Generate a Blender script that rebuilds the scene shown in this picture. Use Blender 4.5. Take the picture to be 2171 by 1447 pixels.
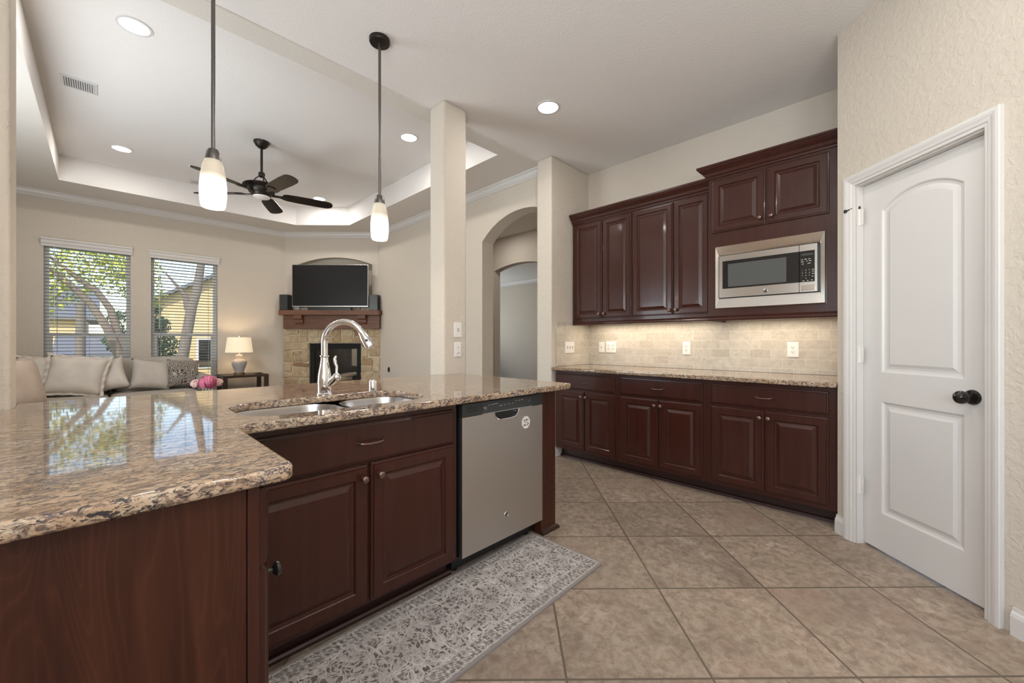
import bpy, bmesh, math, random
from mathutils import Vector
random.seed(7)
S = bpy.context.scene
COL = S.collection
for o in list(bpy.data.objects):
    bpy.data.objects.remove(o)
PI = math.pi
R2 = 2 ** -.5

# ------------------------------------------------------------------ camera, world, sun, exposure
cd = bpy.data.cameras.new('camera')
cam = bpy.data.objects.new('camera', cd); COL.objects.link(cam)
cam.location = (0, 0, 1.17)
cam.rotation_euler = (PI / 2, 0, math.radians(44.5 - 90))
cd.sensor_fit = 'HORIZONTAL'; cd.sensor_width = 36
cd.lens = 36 * 850 / 2171
cd.clip_start = .05; cd.clip_end = 300
S.camera = cam
S.view_settings.view_transform = 'Standard'
S.view_settings.look = 'None'
S.view_settings.gamma = 1
S.view_settings.use_curve_mapping = False
S.view_settings.exposure = 0.08

wd = bpy.data.worlds.new('world'); S.world = wd; wd.use_nodes = True
nt = wd.node_tree; nt.nodes.clear()
sky = nt.nodes.new('ShaderNodeTexSky'); sky.sky_type = 'NISHITA'
sky.sun_elevation = math.radians(38); sky.sun_rotation = math.radians(200)
sky.sun_disc = False; sky.dust_density = .6; sky.ozone_density = 1.2
bg = nt.nodes.new('ShaderNodeBackground'); bg.inputs['Strength'].default_value = .40
wo = nt.nodes.new('ShaderNodeOutputWorld')
nt.links.new(sky.outputs[0], bg.inputs[0]); nt.links.new(bg.outputs[0], wo.inputs[0])

sun = bpy.data.lights.new('sun', 'SUN'); sun.energy = 4.0; sun.angle = .01; sun.color = (1, .9, .74)
so = bpy.data.objects.new('sun', sun); COL.objects.link(so)
so.location = (0, -10, 20)
so.rotation_euler = Vector((-.45, -1, .80)).to_track_quat('Z', 'Y').to_euler()

CAN_W = 8.0        # one recessed can
FILL_W = 62.0       # fill lamps added at the unseen windows behind the camera, tilted up
def lamp(name, kind, loc, watts, color, parent=None, size=.13, size_y=None, direction=(0, 0, -1), spread=None, radius=None):
    l = bpy.data.lights.new(name, kind); l.energy = watts; l.color = color
    if kind == 'AREA':
        l.size = size
        l.shape = 'DISK'
        if size_y: l.shape = 'RECTANGLE'; l.size_y = size_y
        if spread: l.spread = spread
    else:
        l.shadow_soft_size = radius or .03
    o = bpy.data.objects.new(name, l); COL.objects.link(o)
    if parent:
        o.parent = parent; o.location = Vector(loc) - wloc(parent)
    else: o.location = loc
    if kind == 'AREA':
        o.rotation_euler = (-Vector(direction)).to_track_quat('Z', 'Y').to_euler()
    return o

# ------------------------------------------------------------------ materials
def mat(name, base=(.5, .5, .5), rough=.5, metal=0, spec=.5, coat=0, emit=None, estr=0, trans=0, ior=1.5):
    m = bpy.data.materials.new(name); m.use_nodes = True
    b = m.node_tree.nodes['Principled BSDF']
    b.inputs['Base Color'].default_value = (*base, 1)
    b.inputs['Roughness'].default_value = rough
    b.inputs['Metallic'].default_value = metal
    b.inputs['Specular IOR Level'].default_value = spec
    b.inputs['Coat Weight'].default_value = coat
    b.inputs['Coat Roughness'].default_value = .08
    b.inputs['IOR'].default_value = ior
    b.inputs['Transmission Weight'].default_value = trans
    if emit:
        b.inputs['Emission Color'].default_value = (*emit, 1)
        b.inputs['Emission Strength'].default_value = estr
    return m
class N:
    def __init__(s, m): s.m = m; s.t = m.node_tree; s.b = s.t.nodes['Principled BSDF']
    def new(s, typ, **kw):
        n = s.t.nodes.new('ShaderNode' + typ)
        for k, v in kw.items():
            if k.startswith('i_'):
                key = k[2:]; n.inputs[int(key) if key.isdigit() else key.replace('_', ' ')].default_value = v
            else: setattr(n, k, v)
        return n
    def ln(s, a, b): s.t.links.new(a, b)
    def obj(s, scale=(1, 1, 1), rot=(0, 0, 0), loc=(0, 0, 0)):
        g = s.new('NewGeometry'); mp = s.new('Mapping')
        mp.inputs['Scale'].default_value = scale; mp.inputs['Rotation'].default_value = rot; mp.inputs['Location'].default_value = loc
        s.ln(g.outputs['Position'], mp.inputs[0]); return mp.outputs[0]
    def noise(s, vec, scale, detail=4, rough=.5, dist=0):
        n = s.new('TexNoise'); n.inputs['Scale'].default_value = scale; n.inputs['Detail'].default_value = detail
        n.inputs['Roughness'].default_value = rough; n.inputs['Distortion'].default_value = dist
        s.ln(vec, n.inputs['Vector']); return n
    def ramp(s, fac, stops, interp='LINEAR'):
        r = s.new('ValToRGB'); r.color_ramp.interpolation = interp
        el = r.color_ramp.elements
        while len(el) < len(stops): el.new(.5)
        for e, (p, c) in zip(el, stops):
            e.position = p; e.color = (*c, 1) if len(c) == 3 else c
        s.ln(fac, r.inputs[0]); return r.outputs[0]
    def mix(s, fac, a, b, blend='MIX'):
        x = s.new('MixRGB', blend_type=blend)
        for i, v in ((0, fac), (1, a), (2, b)):
            if hasattr(v, 'links'): s.ln(v, x.inputs[i])
            elif isinstance(v, (int, float)): x.inputs[i].default_value = v
            else: x.inputs[i].default_value = (*v, 1)
        return x.outputs[0]
    def math(s, op, a, b=None, c=None):
        x = s.new('Math', operation=op)
        for i, v in enumerate((a, b, c)):
            if v is None: continue
            if hasattr(v, 'links'): s.ln(v, x.inputs[i])
            else: x.inputs[i].default_value = v
        return x.outputs[0]
    def bump(s, h, strength=.3, dist=.01, nrm=None):
        b = s.new('Bump'); b.inputs['Strength'].default_value = strength; b.inputs['Distance'].default_value = dist
        s.ln(h, b.inputs['Height'])
        if nrm: s.ln(nrm, b.inputs['Normal'])
        s.ln(b.outputs[0], s.b.inputs['Normal']); return b.outputs[0]
    def base(s, c): s.ln(c, s.b.inputs['Base Color'])
    def rough(s, c): s.ln(c, s.b.inputs['Roughness'])

def plaster(name, col, strength, scale=38, dist=.004):
    m = mat(name, col, .75, spec=.25); n = N(m)
    v = n.obj()
    a = n.noise(v, scale, 3, .5, .6)
    r = n.ramp(a.outputs['Fac'], [(.42, (0, 0, 0)), (.62, (1, 1, 1))])
    f = n.noise(v, scale * 5, 2, .5)
    h = n.math('ADD', r, n.math('MULTIPLY', f.outputs['Fac'], .25))
    n.bump(h, strength, dist)
    return m
M = {}
M['wall'] = plaster('textured_wall_paint', (.60, .535, .455), .35)
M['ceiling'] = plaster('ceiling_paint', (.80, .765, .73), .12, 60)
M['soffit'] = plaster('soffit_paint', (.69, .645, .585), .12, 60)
M['white'] = mat('white_trim_paint', (.67, .645, .62), .35)
M['whitep'] = mat('white_plastic', (.78, .74, .70), .3)
M['slat'] = mat('white_blind_slat', (.42, .415, .40), .5)
M['vinyl'] = mat('window_vinyl', (.80, .79, .77), .4)
M['blk'] = mat('black_plastic', (.012, .012, .013), .35)
M['dark'] = mat('dark_slot', (.02, .018, .016), .8)
M['charcoal'] = mat('charcoal_panel', (.035, .038, .037), .3)
M['bronze'] = mat('dark_bronze', (.035, .028, .024), .38, metal=.7)
M['knobm'] = mat('antique_knob', (.22, .145, .115), .3, metal=.85)
M['knobb'] = mat('black_knob', (.012, .010, .010), .12, spec=.7)
M['chrome'] = mat('chrome', (.86, .86, .87), .06, metal=1)
M['nickel'] = mat('brushed_rod', (.16, .15, .14), .32, metal=.9)
M['glassb'] = mat('black_glass', (.010, .010, .012), .05, spec=.8)
M['tvs'] = mat('tv_screen', (.014, .013, .013), .35, spec=.2)
M['silver'] = mat('silver_bezel', (.5, .5, .5), .3, metal=.9)
M['pane'] = mat('window_glass', (1, 1, 1), 0, trans=1, ior=1.0)
def glass_fix():
    n = N(M['pane']); t = n.t
    tr = n.new('BsdfTransparent'); gl = n.new('BsdfGlossy'); gl.inputs['Roughness'].default_value = .02
    mx = n.new('MixShader'); mx.inputs[0].default_value = .05
    n.ln(tr.outputs[0], mx.inputs[1]); n.ln(gl.outputs[0], mx.inputs[2])
    n.ln(mx.outputs[0], t.nodes['Material Output'].inputs[0])
glass_fix()

def steel(name, col, rough, axis):
    m = mat(name, col, rough, metal=1); n = N(m)
    sc = [4, 4, 4]; sc[axis] = .2; sc = [c * 60 for c in sc]
    a = n.noise(n.obj(tuple(sc)), 1, 2)
    n.rough(n.math('MULTIPLY_ADD', a.outputs['Fac'], .12, rough - .06))
    return m
M['steel'] = steel('brushed_steel', (.57, .545, .515), .40, 0)
M['steelm'] = mat('polished_steel', (.80, .77, .73), .14, metal=1)
M['steeld'] = mat('appliance_steel', (.62, .59, .56), .22, metal=1)
M['sinkst'] = mat('sink_steel', (.55, .52, .50), .28, metal=1)

def wood(name, c1, c2, rough=.33, grain=(26, 26, 1.6), coat=.25, fig=0):
    m = mat(name, c1, rough, coat=coat, spec=.35); n = N(m)
    v = n.obj(grain)
    a = n.noise(v, 1.2, 6, .6, .4)
    b = n.noise(n.obj(tuple(g * 4 for g in grain)), 2, 3, .6)
    f = n.math('MULTIPLY_ADD', b.outputs['Fac'], .3, n.math('MULTIPLY', a.outputs['Fac'], .8))
    if fig:
        w = n.noise(n.obj((3.4, 3.4, .55)), 1.6, 2, .5, .8)
        k = n.math('PINGPONG', n.math('MULTIPLY', w.outputs['Fac'], 26), .5)
        k = n.ramp(k, [(.0, (1, 1, 1)), (.10, (.35, .35, .35)), (.3, (0, 0, 0))])
        st = n.noise(n.obj((120, 120, 2.2)), 1.5, 3, .6)
        f = n.math('MULTIPLY_ADD', k, fig * .55, n.math('MULTIPLY', f, .85)); f = n.math('MULTIPLY_ADD', st.outputs['Fac'], .16, f)
    n.base(n.ramp(f, [(.35, c1), (.8 + fig, c2)]))
    n.bump(f, .04, .002)
    return m
M['wood'] = wood('cherry_wood', (.033, .0082, .0051), (.060, .0165, .0102), .30, coat=.22)
M['woodp'] = wood('cherry_end_panel', (.026, .0062, .0032), (.090, .027, .0128), .40, (16, 16, 1.1), .05, .35)
M['woodh'] = wood('mantel_wood', (.105, .045, .025), (.20, .095, .055), .5, (2, 2, 26), 0)
M['woodt'] = wood('table_wood', (.03, .016, .010), (.06, .033, .02), .4, (3, 3, 30), .1)
M['toe'] = mat('toe_dark_wood', (.030, .011, .008), .4)

def granite():
    m = mat('granite', (.4, .3, .2), .045, spec=.5, coat=.12); n = N(m)
    m.node_tree.nodes['Principled BSDF'].inputs['Coat Roughness'].default_value = .015; m.node_tree.nodes['Principled BSDF'].inputs['Coat IOR'].default_value = 1.5
    v = n.obj((.75, 1.5, 1.3), rot=(0, 0, .35))
    big = n.noise(v, 9, 4, .65)
    base = n.ramp(big.outputs['Fac'], [(.32, (.30, .185, .105)), (.46, (.46, .315, .20)), (.58, (.49, .37, .26)), (.72, (.56, .45, .335))])
    md = n.noise(v, 55, 6, .7, .8)
    c = n.mix(n.ramp(md.outputs['Fac'], [(.48, (0, 0, 0)), (.56, (1, 1, 1))]), base, (.17, .11, .078))
    lt = n.noise(n.obj((.8, 1.5, 1.2), loc=(3, 7, 1)), 85, 4, .6, .5)
    c = n.mix(n.ramp(lt.outputs['Fac'], [(.59, (0, 0, 0)), (.67, (.9, .9, .9))]), c, (.55, .45, .34))
    fl = n.noise(v, 72, 6, .75, 1.2)
    c = n.mix(n.ramp(fl.outputs['Fac'], [(.535, (0, 0, 0)), (.575, (1, 1, 1))]), c, (.040, .034, .036))
    cl = n.noise(v, 3.5, 2, .5)
    fl2 = n.noise(n.obj((1, 1.6, 1.4), loc=(9, 2, 4)), 48, 6, .75, 1.5)
    k = n.math('MULTIPLY', n.ramp(fl2.outputs['Fac'], [(.53, (0, 0, 0)), (.60, (1, 1, 1))]), n.ramp(cl.outputs['Fac'], [(.44, (0, 0, 0)), (.56, (1, 1, 1))]))
    c = n.mix(k, c, (.055, .058, .075))
    n.base(c)
    return m
M['granite'] = granite()

def floor_tile():
    m = mat('travertine_floor_tile', (.3, .23, .18), .42, spec=.35); n = N(m)
    # tiles laid at 45 degrees to the house walls
    v = n.obj((1, 1, 1), rot=(0, 0, -PI / 4), loc=(TILE_OX, TILE_OY, 0))
    br = n.new('TexBrick', offset=0, squash=1)
    br.inputs['Scale'].default_value = 1; br.inputs['Mortar Size'].default_value = .0045
    br.inputs['Mortar Smooth'].default_value = .1
    br.inputs['Brick Width'].default_value = .508; br.inputs['Row Height'].default_value = .508
    br.inputs['Color1'].default_value = (.9, .9, .9, 1); br.inputs['Color2'].default_value = (1.08, 1.06, 1.04, 1)
    br.inputs['Mortar'].default_value = (0, 0, 0, 1)
    n.ln(v, br.inputs['Vector'])
    p = n.obj((1, 1, 1), rot=(0, 0, -PI / 4))
    # each tile gets its own piece of cloudy pattern
    sn = n.new('VectorMath', operation='SNAP'); sn.inputs[1].default_value = (.508, .508, 9); n.ln(v, sn.inputs[0])
    wn = n.new('TexWhiteNoise'); n.ln(sn.outputs[0], wn.inputs['Vector'])
    ad = n.new('VectorMath', operation='MULTIPLY_ADD'); n.ln(wn.outputs['Color'], ad.inputs[0]); ad.inputs[1].default_value = (9, 9, 9); n.ln(p, ad.inputs[2])
    a = n.noise(ad.outputs[0], 4.2, 6, .62, .7)
    b = n.noise(ad.outputs[0], 26, 5, .7, .5)
    c = n.ramp(a.outputs['Fac'], [(.28, (.245, .185, .138)), (.45, (.350, .287, .225)), (.58, (.385, .300, .235)), (.75, (.50, .430, .345))])
    c = n.mix(n.ramp(b.outputs['Fac'], [(.36, (.75, .75, .75)), (.60, (0, 0, 0))]), c, (.175, .125, .092), 'MIX')
    pk_ = n.noise(ad.outputs[0], 2.2, 3, .5)
    c = n.mix(n.ramp(pk_.outputs['Fac'], [(.52, (0, 0, 0)), (.66, (.5, .5, .5))]), c, (.31, .215, .168))
    d = n.noise(ad.outputs[0], 90, 3, .6)
    c = n.mix(n.ramp(d.outputs['Fac'], [(.66, (0, 0, 0)), (.72, (.6, .6, .6))]), c, (.50, .42, .34))
    c = n.mix(1, c, br.outputs['Color'], 'MULTIPLY')
    c = n.mix(br.outputs['Fac'], c, (.13, .10, .075))
    n.base(c)
    h = n.math('MULTIPLY_ADD', br.outputs['Fac'], -1.0, n.math('MULTIPLY', b.outputs['Fac'], .18))
    n.bump(h, .5, .003)
    return m
# a grout crossing stands at world (GX, GY); in the turned frame that is a whole multiple of .508
def _tile_off():
    t = 1.17 * 850 / 523.2; l = (1395.2 - 1085.5) / 850 * t
    A = math.radians(44.5)
    gx = math.cos(A) * t + math.sin(A) * l; gy = math.sin(A) * t - math.cos(A) * l
    u = (gx + gy) * R2; w = (gy - gx) * R2
    return -u, -w
TILE_OX, TILE_OY = _tile_off()
M['floor'] = floor_tile()

def splash(name, along):
    m = mat(name, (.5, .45, .38), .35, spec=.4); n = N(m)
    g = n.new('NewGeometry'); sx = n.new('SeparateXYZ'); n.ln(g.outputs['Position'], sx.inputs[0])
    cb = n.new('CombineXYZ'); n.ln(sx.outputs[along], cb.inputs[0]); n.ln(sx.outputs[2], cb.inputs[1])
    mp = n.new('Mapping'); n.ln(cb.outputs[0], mp.inputs[0]); mp.inputs['Location'].default_value = (.06, -.915 + .038, 0)
    br = n.new('TexBrick', offset=.5); br.inputs['Scale'].default_value = 1
    br.inputs['Mortar Size'].default_value = .0016; br.inputs['Mortar Smooth'].default_value = .1
    br.inputs['Brick Width'].default_value = .154; br.inputs['Row Height'].default_value = .0765
    br.inputs['Bias'].default_value = 0
    br.inputs['Color1'].default_value = (.47, .42, .355, 1); br.inputs['Color2'].default_value = (.56, .51, .44, 1)
    br.inputs['Mortar'].default_value = (.66, .62, .54, 1)
    n.ln(mp.outputs[0], br.inputs['Vector'])
    a = n.noise(mp.outputs[0], 16, 6, .65, 1.5)
    c = n.mix(.55, br.outputs['Color'], n.ramp(a.outputs['Fac'], [(.3, (.72, .70, .66)), (.6, (1.12, 1.12, 1.12))]), 'MULTIPLY')
    c = n.mix(br.outputs['Fac'], c, (.64, .60, .52))
    n.base(c)
    n.bump(n.math('MULTIPLY', br.outputs['Fac'], -1), .35, .002)
    return m
M['splashY'] = splash('limestone_subway_tile', 1)
M['splashX'] = splash('limestone_subway_tile_side', 0)

def stone():
    m = mat('fieldstone', (.4, .3, .2), .85, spec=.2); n = N(m)
    g = n.new('NewGeometry')
    c = n.ramp(g.outputs['Random Per Island'], [(0, (.36, .26, .155)), (.3, (.48, .37, .24)), (.6, (.55, .45, .30)), (.85, (.44, .33, .20)), (1, (.26, .15, .08))])
    a = n.noise(n.obj(), 14, 6, .65)
    c = n.mix(.8, c, n.ramp(a.outputs['Fac'], [(.3, (.65, .62, .58)), (.7, (1.2, 1.2, 1.2))]), 'MULTIPLY')
    n.base(c); n.bump(a.outputs['Fac'], .6, .02)
    return m
M['stone'] = stone()
M['mortar'] = mat('stone_mortar', (.58, .48, .34), .9)

def fabric(name, col, scale=400, v2=None):
    m = mat(name, col, .9, spec=.15); n = N(m)
    a = n.noise(n.obj(), scale, 2, .6); b = n.noise(n.obj(), 6, 3)
    f = n.mix(.5, a.outputs['Fac'], b.outputs['Fac'])
    n.base(n.ramp(f, [(.3, tuple(c * .82 for c in col)), (.7, v2 or tuple(min(1, c * 1.12) for c in col))]))
    n.bump(a.outputs['Fac'], .2, .003)
    return m
M['sofa'] = fabric('sofa_fabric', (.43, .385, .33))
M['cream'] = fabric('cream_fabric', (.70, .635, .56))
M['linen'] = fabric('linen_fabric', (.55, .44, .35))
M['greyc'] = fabric('greige_fabric', (.53, .475, .415))
def patt():
    m = mat('diamond_weave_fabric', (.2, .17, .14), .9); n = N(m)
    g = n.new('TexCoord'); 
    w = n.new('TexVoronoi', feature='DISTANCE_TO_EDGE')
    w.inputs['Scale'].default_value = 26; w.inputs['Randomness'].default_value = .55
    n.ln(g.outputs['Object'], w.inputs['Vector'])
    k = n.math('PINGPONG', n.math('MULTIPLY', w.outputs['Distance'], 3.2), .5)
    n.base(n.ramp(k, [(.12, (.46, .41, .35)), (.30, (.07, .052, .042))]))
    return m
M['patt'] = patt()

def rugmat():
    m = mat('patterned_rug', (.4, .4, .4), .95, spec=.1); n = N(m)
    tc = n.new('TexCoord'); sp = n.new('SeparateXYZ'); n.ln(tc.outputs['Object'], sp.inputs[0])
    ax = n.math('PINGPONG', sp.outputs[0], .26); ay = n.math('ABSOLUTE', sp.outputs[1])
    cb = n.new('CombineXYZ'); n.ln(ax, cb.inputs[0]); n.ln(ay, cb.inputs[1])
    nz = n.noise(tc.outputs['Object'], 14, 3, .6)
    wv = n.new('VectorMath', operation='MULTIPLY_ADD'); n.ln(nz.outputs['Color'], wv.inputs[0]); wv.inputs[1].default_value = (.085, .085, 0); n.ln(cb.outputs[0], wv.inputs[2])
    def lines(scale, w, feature='DISTANCE_TO_EDGE', metric='EUCLIDEAN'):
        vo = n.new('TexVoronoi', feature=feature); vo.inputs['Scale'].default_value = scale
        n.ln(wv.outputs[0], vo.inputs['Vector'])
        return n.ramp(vo.outputs['Distance'], [(w * .55, (1, 1, 1)), (w, (0, 0, 0))])
    l1 = lines(14, .05); l2 = lines(44, .16)
    ring = n.new('TexVoronoi', feature='F1'); ring.inputs['Scale'].default_value = 19; n.ln(wv.outputs[0], ring.inputs['Vector'])
    rr = n.ramp(n.math('SINE', n.math('MULTIPLY', ring.outputs['Distance'], 26)), [(.55, (0, 0, 0)), (.8, (1, 1, 1))])
    f = n.math('MAXIMUM', l1, n.math('MULTIPLY', l2, .8)); f = n.math('MAXIMUM', f, n.math('MULTIPLY', rr, .8))
    # border: two plain guard lines and a band of small diamonds
    bd = n.math('SUBTRACT', .248, ay); bx = n.math('SUBTRACT', .775, n.math('ABSOLUTE', sp.outputs[0]))
    e = n.math('MINIMUM', bd, bx)
    def band(a, b): return n.math('MULTIPLY', n.math('GREATER_THAN', e, a), n.math('LESS_THAN', e, b))
    dx = n.math('PINGPONG', n.math('ADD', sp.outputs[0], sp.outputs[1]), .032)
    dy = n.math('ABSOLUTE', n.math('SUBTRACT', e, .050))
    dd = n.math('ADD', dx, dy)
    dia = n.ramp(n.math('PINGPONG', dd, .011), [(.003, (0, 0, 0)), (.0075, (1, 1, 1))])
    inb = band(.024, .078)
    f = n.mix(inb, f, n.math('MULTIPLY', n.mix(.45, dia, l2), .95))
    f = n.mix(band(.081, .086), f, (.85, .85, .85)); f = n.mix(band(.016, .021), f, (.8, .8, .8))
    f = n.mix(n.math('LESS_THAN', e, .014), f, (.42, .42, .42))
    wear = n.noise(tc.outputs['Object'], 9, 4, .6)
    f = n.mix(n.ramp(wear.outputs['Fac'], [(.4, (0, 0, 0)), (.75, (.6, .6, .6))]), f, (.45, .45, .45))
    fine = n.noise(tc.outputs['Object'], 260, 2, .7)
    f = n.math('MULTIPLY_ADD', fine.outputs['Fac'], .35, n.math('SUBTRACT', f, .17))
    n.base(n.ramp(f, [(0, (.125, .108, .100)), (.5, (.29, .26, .245)), (1, (.60, .56, .53))]))
    n.bump(fine.outputs['Fac'], .3, .002)
    return m
M['rug'] = rugmat()
def leafm(name, a, b):
    m = mat(name, a, .7); n = N(m); g = n.new('NewGeometry')
    n.base(n.ramp(g.outputs['Random Per Island'], [(0, a), (1, b)])); return m
M['leafy'] = leafm('yellow_green_leaves', (.24, .32, .04), (.70, .64, .10))
M['leafd'] = leafm('dark_green_needles', (.02, .07, .03), (.08, .16, .07))
M['bark'] = mat('grey_bark', (.20, .17, .15), .95)
M['lawn'] = mat('lawn_grass', (.14, .22, .04), .95)
M['roofx'] = mat('grey_shingles', (.16, .165, .19), .9)
M['brickx'] = mat('tan_brick', (.62, .45, .25), .9)
M['sidingx'] = mat('grey_siding', (.24, .26, .30), .9)  # plain grey of the shed walls and fence

# ------------------------------------------------------------------ geometry helpers
class Fr:
    def __init__(s, O=(0, 0), U=(1, 0), Nn=(0, 1)): s.O = O; s.U = U; s.N = Nn
    def p(s, u, n, z): return (s.O[0] + s.U[0] * u + s.N[0] * n, s.O[1] + s.U[1] * u + s.N[1] * n, z)
W = Fr()
RC = Fr((3.22, 0), (0, 1), (-1, 0))            # base run on the right: u = world Y, n towards the room
PC = Fr((0, 1.57), (1, 0), (0, -1))            # peninsula fronts: u = world X
PD = Fr((3.14, .28), (-R2, -R2), (-R2, R2))    # pantry wall
FP = Fr((2.7525, 7.0875), (R2, -R2), (-R2, -R2))   # fireplace wall

class Mb:
    def __init__(s): s.v = []; s.f = []; s.mi = []
    def add(s, vs, fs, k=0):
        b = len(s.v); s.v += [tuple(v) for v in vs]
        for f in fs: s.f.append([b + i for i in f]); s.mi.append(k)
        return s
    def box(s, fr, u0, u1, n0, n1, z0, z1, k=0):
        P = [fr.p(u, n, z) for z in (z0, z1) for n in (n0, n1) for u in (u0, u1)]
        return s.add(P, [(0, 1, 3, 2), (4, 6, 7, 5), (0, 4, 5, 1), (2, 3, 7, 6), (0, 2, 6, 4), (1, 5, 7, 3)], k)
    def loops(s, L, close0=True, close1=True, k=0, wrap=True):
        n = len(L[0]); vs = [p for l in L for p in l]; fs = []
        for i in range(len(L) - 1):
            for j in range(n if wrap else n - 1):
                a = i * n + j; b = i * n + (j + 1) % n
                fs.append((a, b, b + n, a + n))
        if close0: fs.append(tuple(range(n)))
        if close1: fs.append(tuple(range((len(L) - 1) * n, len(L) * n)))
        return s.add(vs, fs, k)
    def tube(s, pts, rad, seg=10, k=0, caps=True):
        pts = [Vector(p) for p in pts]; L = []
        if not isinstance(rad, (list, tuple)): rad = [rad] * len(pts)
        ref = None
        for i, p in enumerate(pts):
            t = (pts[min(i + 1, len(pts) - 1)] - pts[max(i - 1, 0)]).normalized()
            if ref is None: ref = Vector((0, 0, 1)) if abs(t.z) < .9 else Vector((1, 0, 0))
            a = (ref - t * ref.dot(t)).normalized(); ref = a; b = t.cross(a)
            L.append([tuple(p + (a * math.cos(2 * PI * j / seg) + b * math.sin(2 * PI * j / seg)) * rad[i]) for j in range(seg)])
        return s.loops(L, caps, caps, k)
    def lathe(s, prof, c=(0, 0, 0), seg=32, axis=(0, 0, 1), k=0, caps=True):
        ax = Vector(axis).normalized(); ref = Vector((1, 0, 0)) if abs(ax.x) < .9 else Vector((0, 1, 0))
        a = (ref - ax * ref.dot(ax)).normalized(); b = ax.cross(a); c = Vector(c)
        L = [[tuple(c + ax * h + (a * math.cos(2 * PI * j / seg) + b * math.sin(2 * PI * j / seg)) * max(r, 1e-4)) for j in range(seg)] for r, h in prof]
        return s.loops(L, caps, caps, k)
    def ball(s, c, r, seg=14, sq=(1, 1, 1), k=0):
        L = []
        for i in range(1, seg // 2 + 1):
            t = PI * i / (seg // 2 + 1)
            L.append([(c[0] + sq[0] * r * math.sin(t) * math.cos(2 * PI * j / seg), c[1] + sq[1] * r * math.sin(t) * math.sin(2 * PI * j / seg), c[2] + sq[2] * r * math.cos(t)) for j in range(seg)])
        return s.loops(L, k=k)
    def obj(s, name, mats, parent=None, smooth=False, bevel=0, seg=2, angle=40, flat_z=False):
        me = bpy.data.meshes.new(name)
        xs = [v[0] for v in s.v]; ys = [v[1] for v in s.v]; zs = [v[2] for v in s.v]
        c = Vector(((min(xs) + max(xs)) / 2, (min(ys) + max(ys)) / 2, min(zs)))
        bm = bmesh.new()
        vv = [bm.verts.new(Vector(v) - c) for v in s.v]
        for f, k in zip(s.f, s.mi):
            try:
                ff = bm.faces.new([vv[i] for i in f]); ff.material_index = k; ff.smooth = smooth
            except ValueError: pass
        bmesh.ops.remove_doubles(bm, verts=bm.verts, dist=1e-5)
        bmesh.ops.recalc_face_normals(bm, faces=bm.faces)
        bm.to_mesh(me); bm.free()
        for m in (mats if isinstance(mats, (list, tuple)) else [mats]): me.materials.append(m)
        o = link(name, me, c, parent, bevel, seg, smooth, angle)
        if flat_z:
            for p in me.polygons:
                if abs(p.normal.z) > .999: p.use_smooth = False
        return o
def wloc(o):
    v = Vector(o.location)
    while o.parent: o = o.parent; v = v + Vector(o.location)
    return v
def link(name, me, c, parent=None, bevel=0, seg=2, smooth=False, angle=40):
    o = bpy.data.objects.new(name, me); COL.objects.link(o)
    if parent: o.parent = parent; o.location = c - wloc(parent)
    else: o.location = c
    if bevel:
        b = o.modifiers.new('bevel', 'BEVEL'); b.width = bevel; b.segments = seg; b.limit_method = 'ANGLE'; b.angle_limit = math.radians(angle)
    if smooth:
        try: me.set_sharp_from_angle(angle=math.radians(angle))
        except Exception: pass
    return o
def tag(o, label, cat, group=None):
    o['label'] = label; o['category'] = cat
    if group: o['group'] = group
    return o
def thing(name, loc, label, cat, group=None):
    o = bpy.data.objects.new(name, None); COL.objects.link(o); o.location = loc
    o.empty_display_size = .1
    return tag(o, label, cat, group)
def struct(o):
    o['kind'] = 'structure'; return o
def sthing(name, loc):
    o = bpy.data.objects.new(name, None); COL.objects.link(o); o.location = loc; o.empty_display_size = .1
    return struct(o)

def plate(name, outer, holes, fr, n0, n1, material, parent=None, round_=0, bevel_depth=0):
    """flat panel with holes: outlines in (u, z) of a wall frame, or (x, y) when fr is None (n0, n1 = z)"""
    cu = bpy.data.curves.new(name, 'CURVE'); cu.dimensions = '2D'; cu.fill_mode = 'BOTH'
    cu.extrude = abs(n1 - n0) / 2 - bevel_depth; cu.bevel_depth = bevel_depth; cu.bevel_resolution = 3
    if bevel_depth: cu.offset = -bevel_depth
    for poly in [outer] + list(holes):
        sp = cu.splines.new('POLY'); sp.points.add(len(poly) - 1); sp.use_cyclic_u = True
        for i, (a, b) in enumerate(poly): sp.points[i].co = (a, b, 0, 1)
    t = bpy.data.objects.new('tmp', cu); COL.objects.link(t)
    dg = bpy.context.evaluated_depsgraph_get(); dg.update()
    me = bpy.data.meshes.new_from_object(t.evaluated_get(dg)); bpy.data.objects.remove(t)
    mid = (n0 + n1) / 2
    pts = []
    for v in me.vertices:
        x, y, z = v.co
        pts.append(fr.p(x, mid + z, y) if fr else (x, y, mid + z))
    m = Mb(); m.v = pts; m.f = [list(p.vertices) for p in me.polygons]; m.mi = [0] * len(m.f)
    bpy.data.meshes.remove(me)
    return m.obj(name, material, parent, smooth=bool(bevel_depth), angle=50, flat_z=fr is None)

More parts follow.
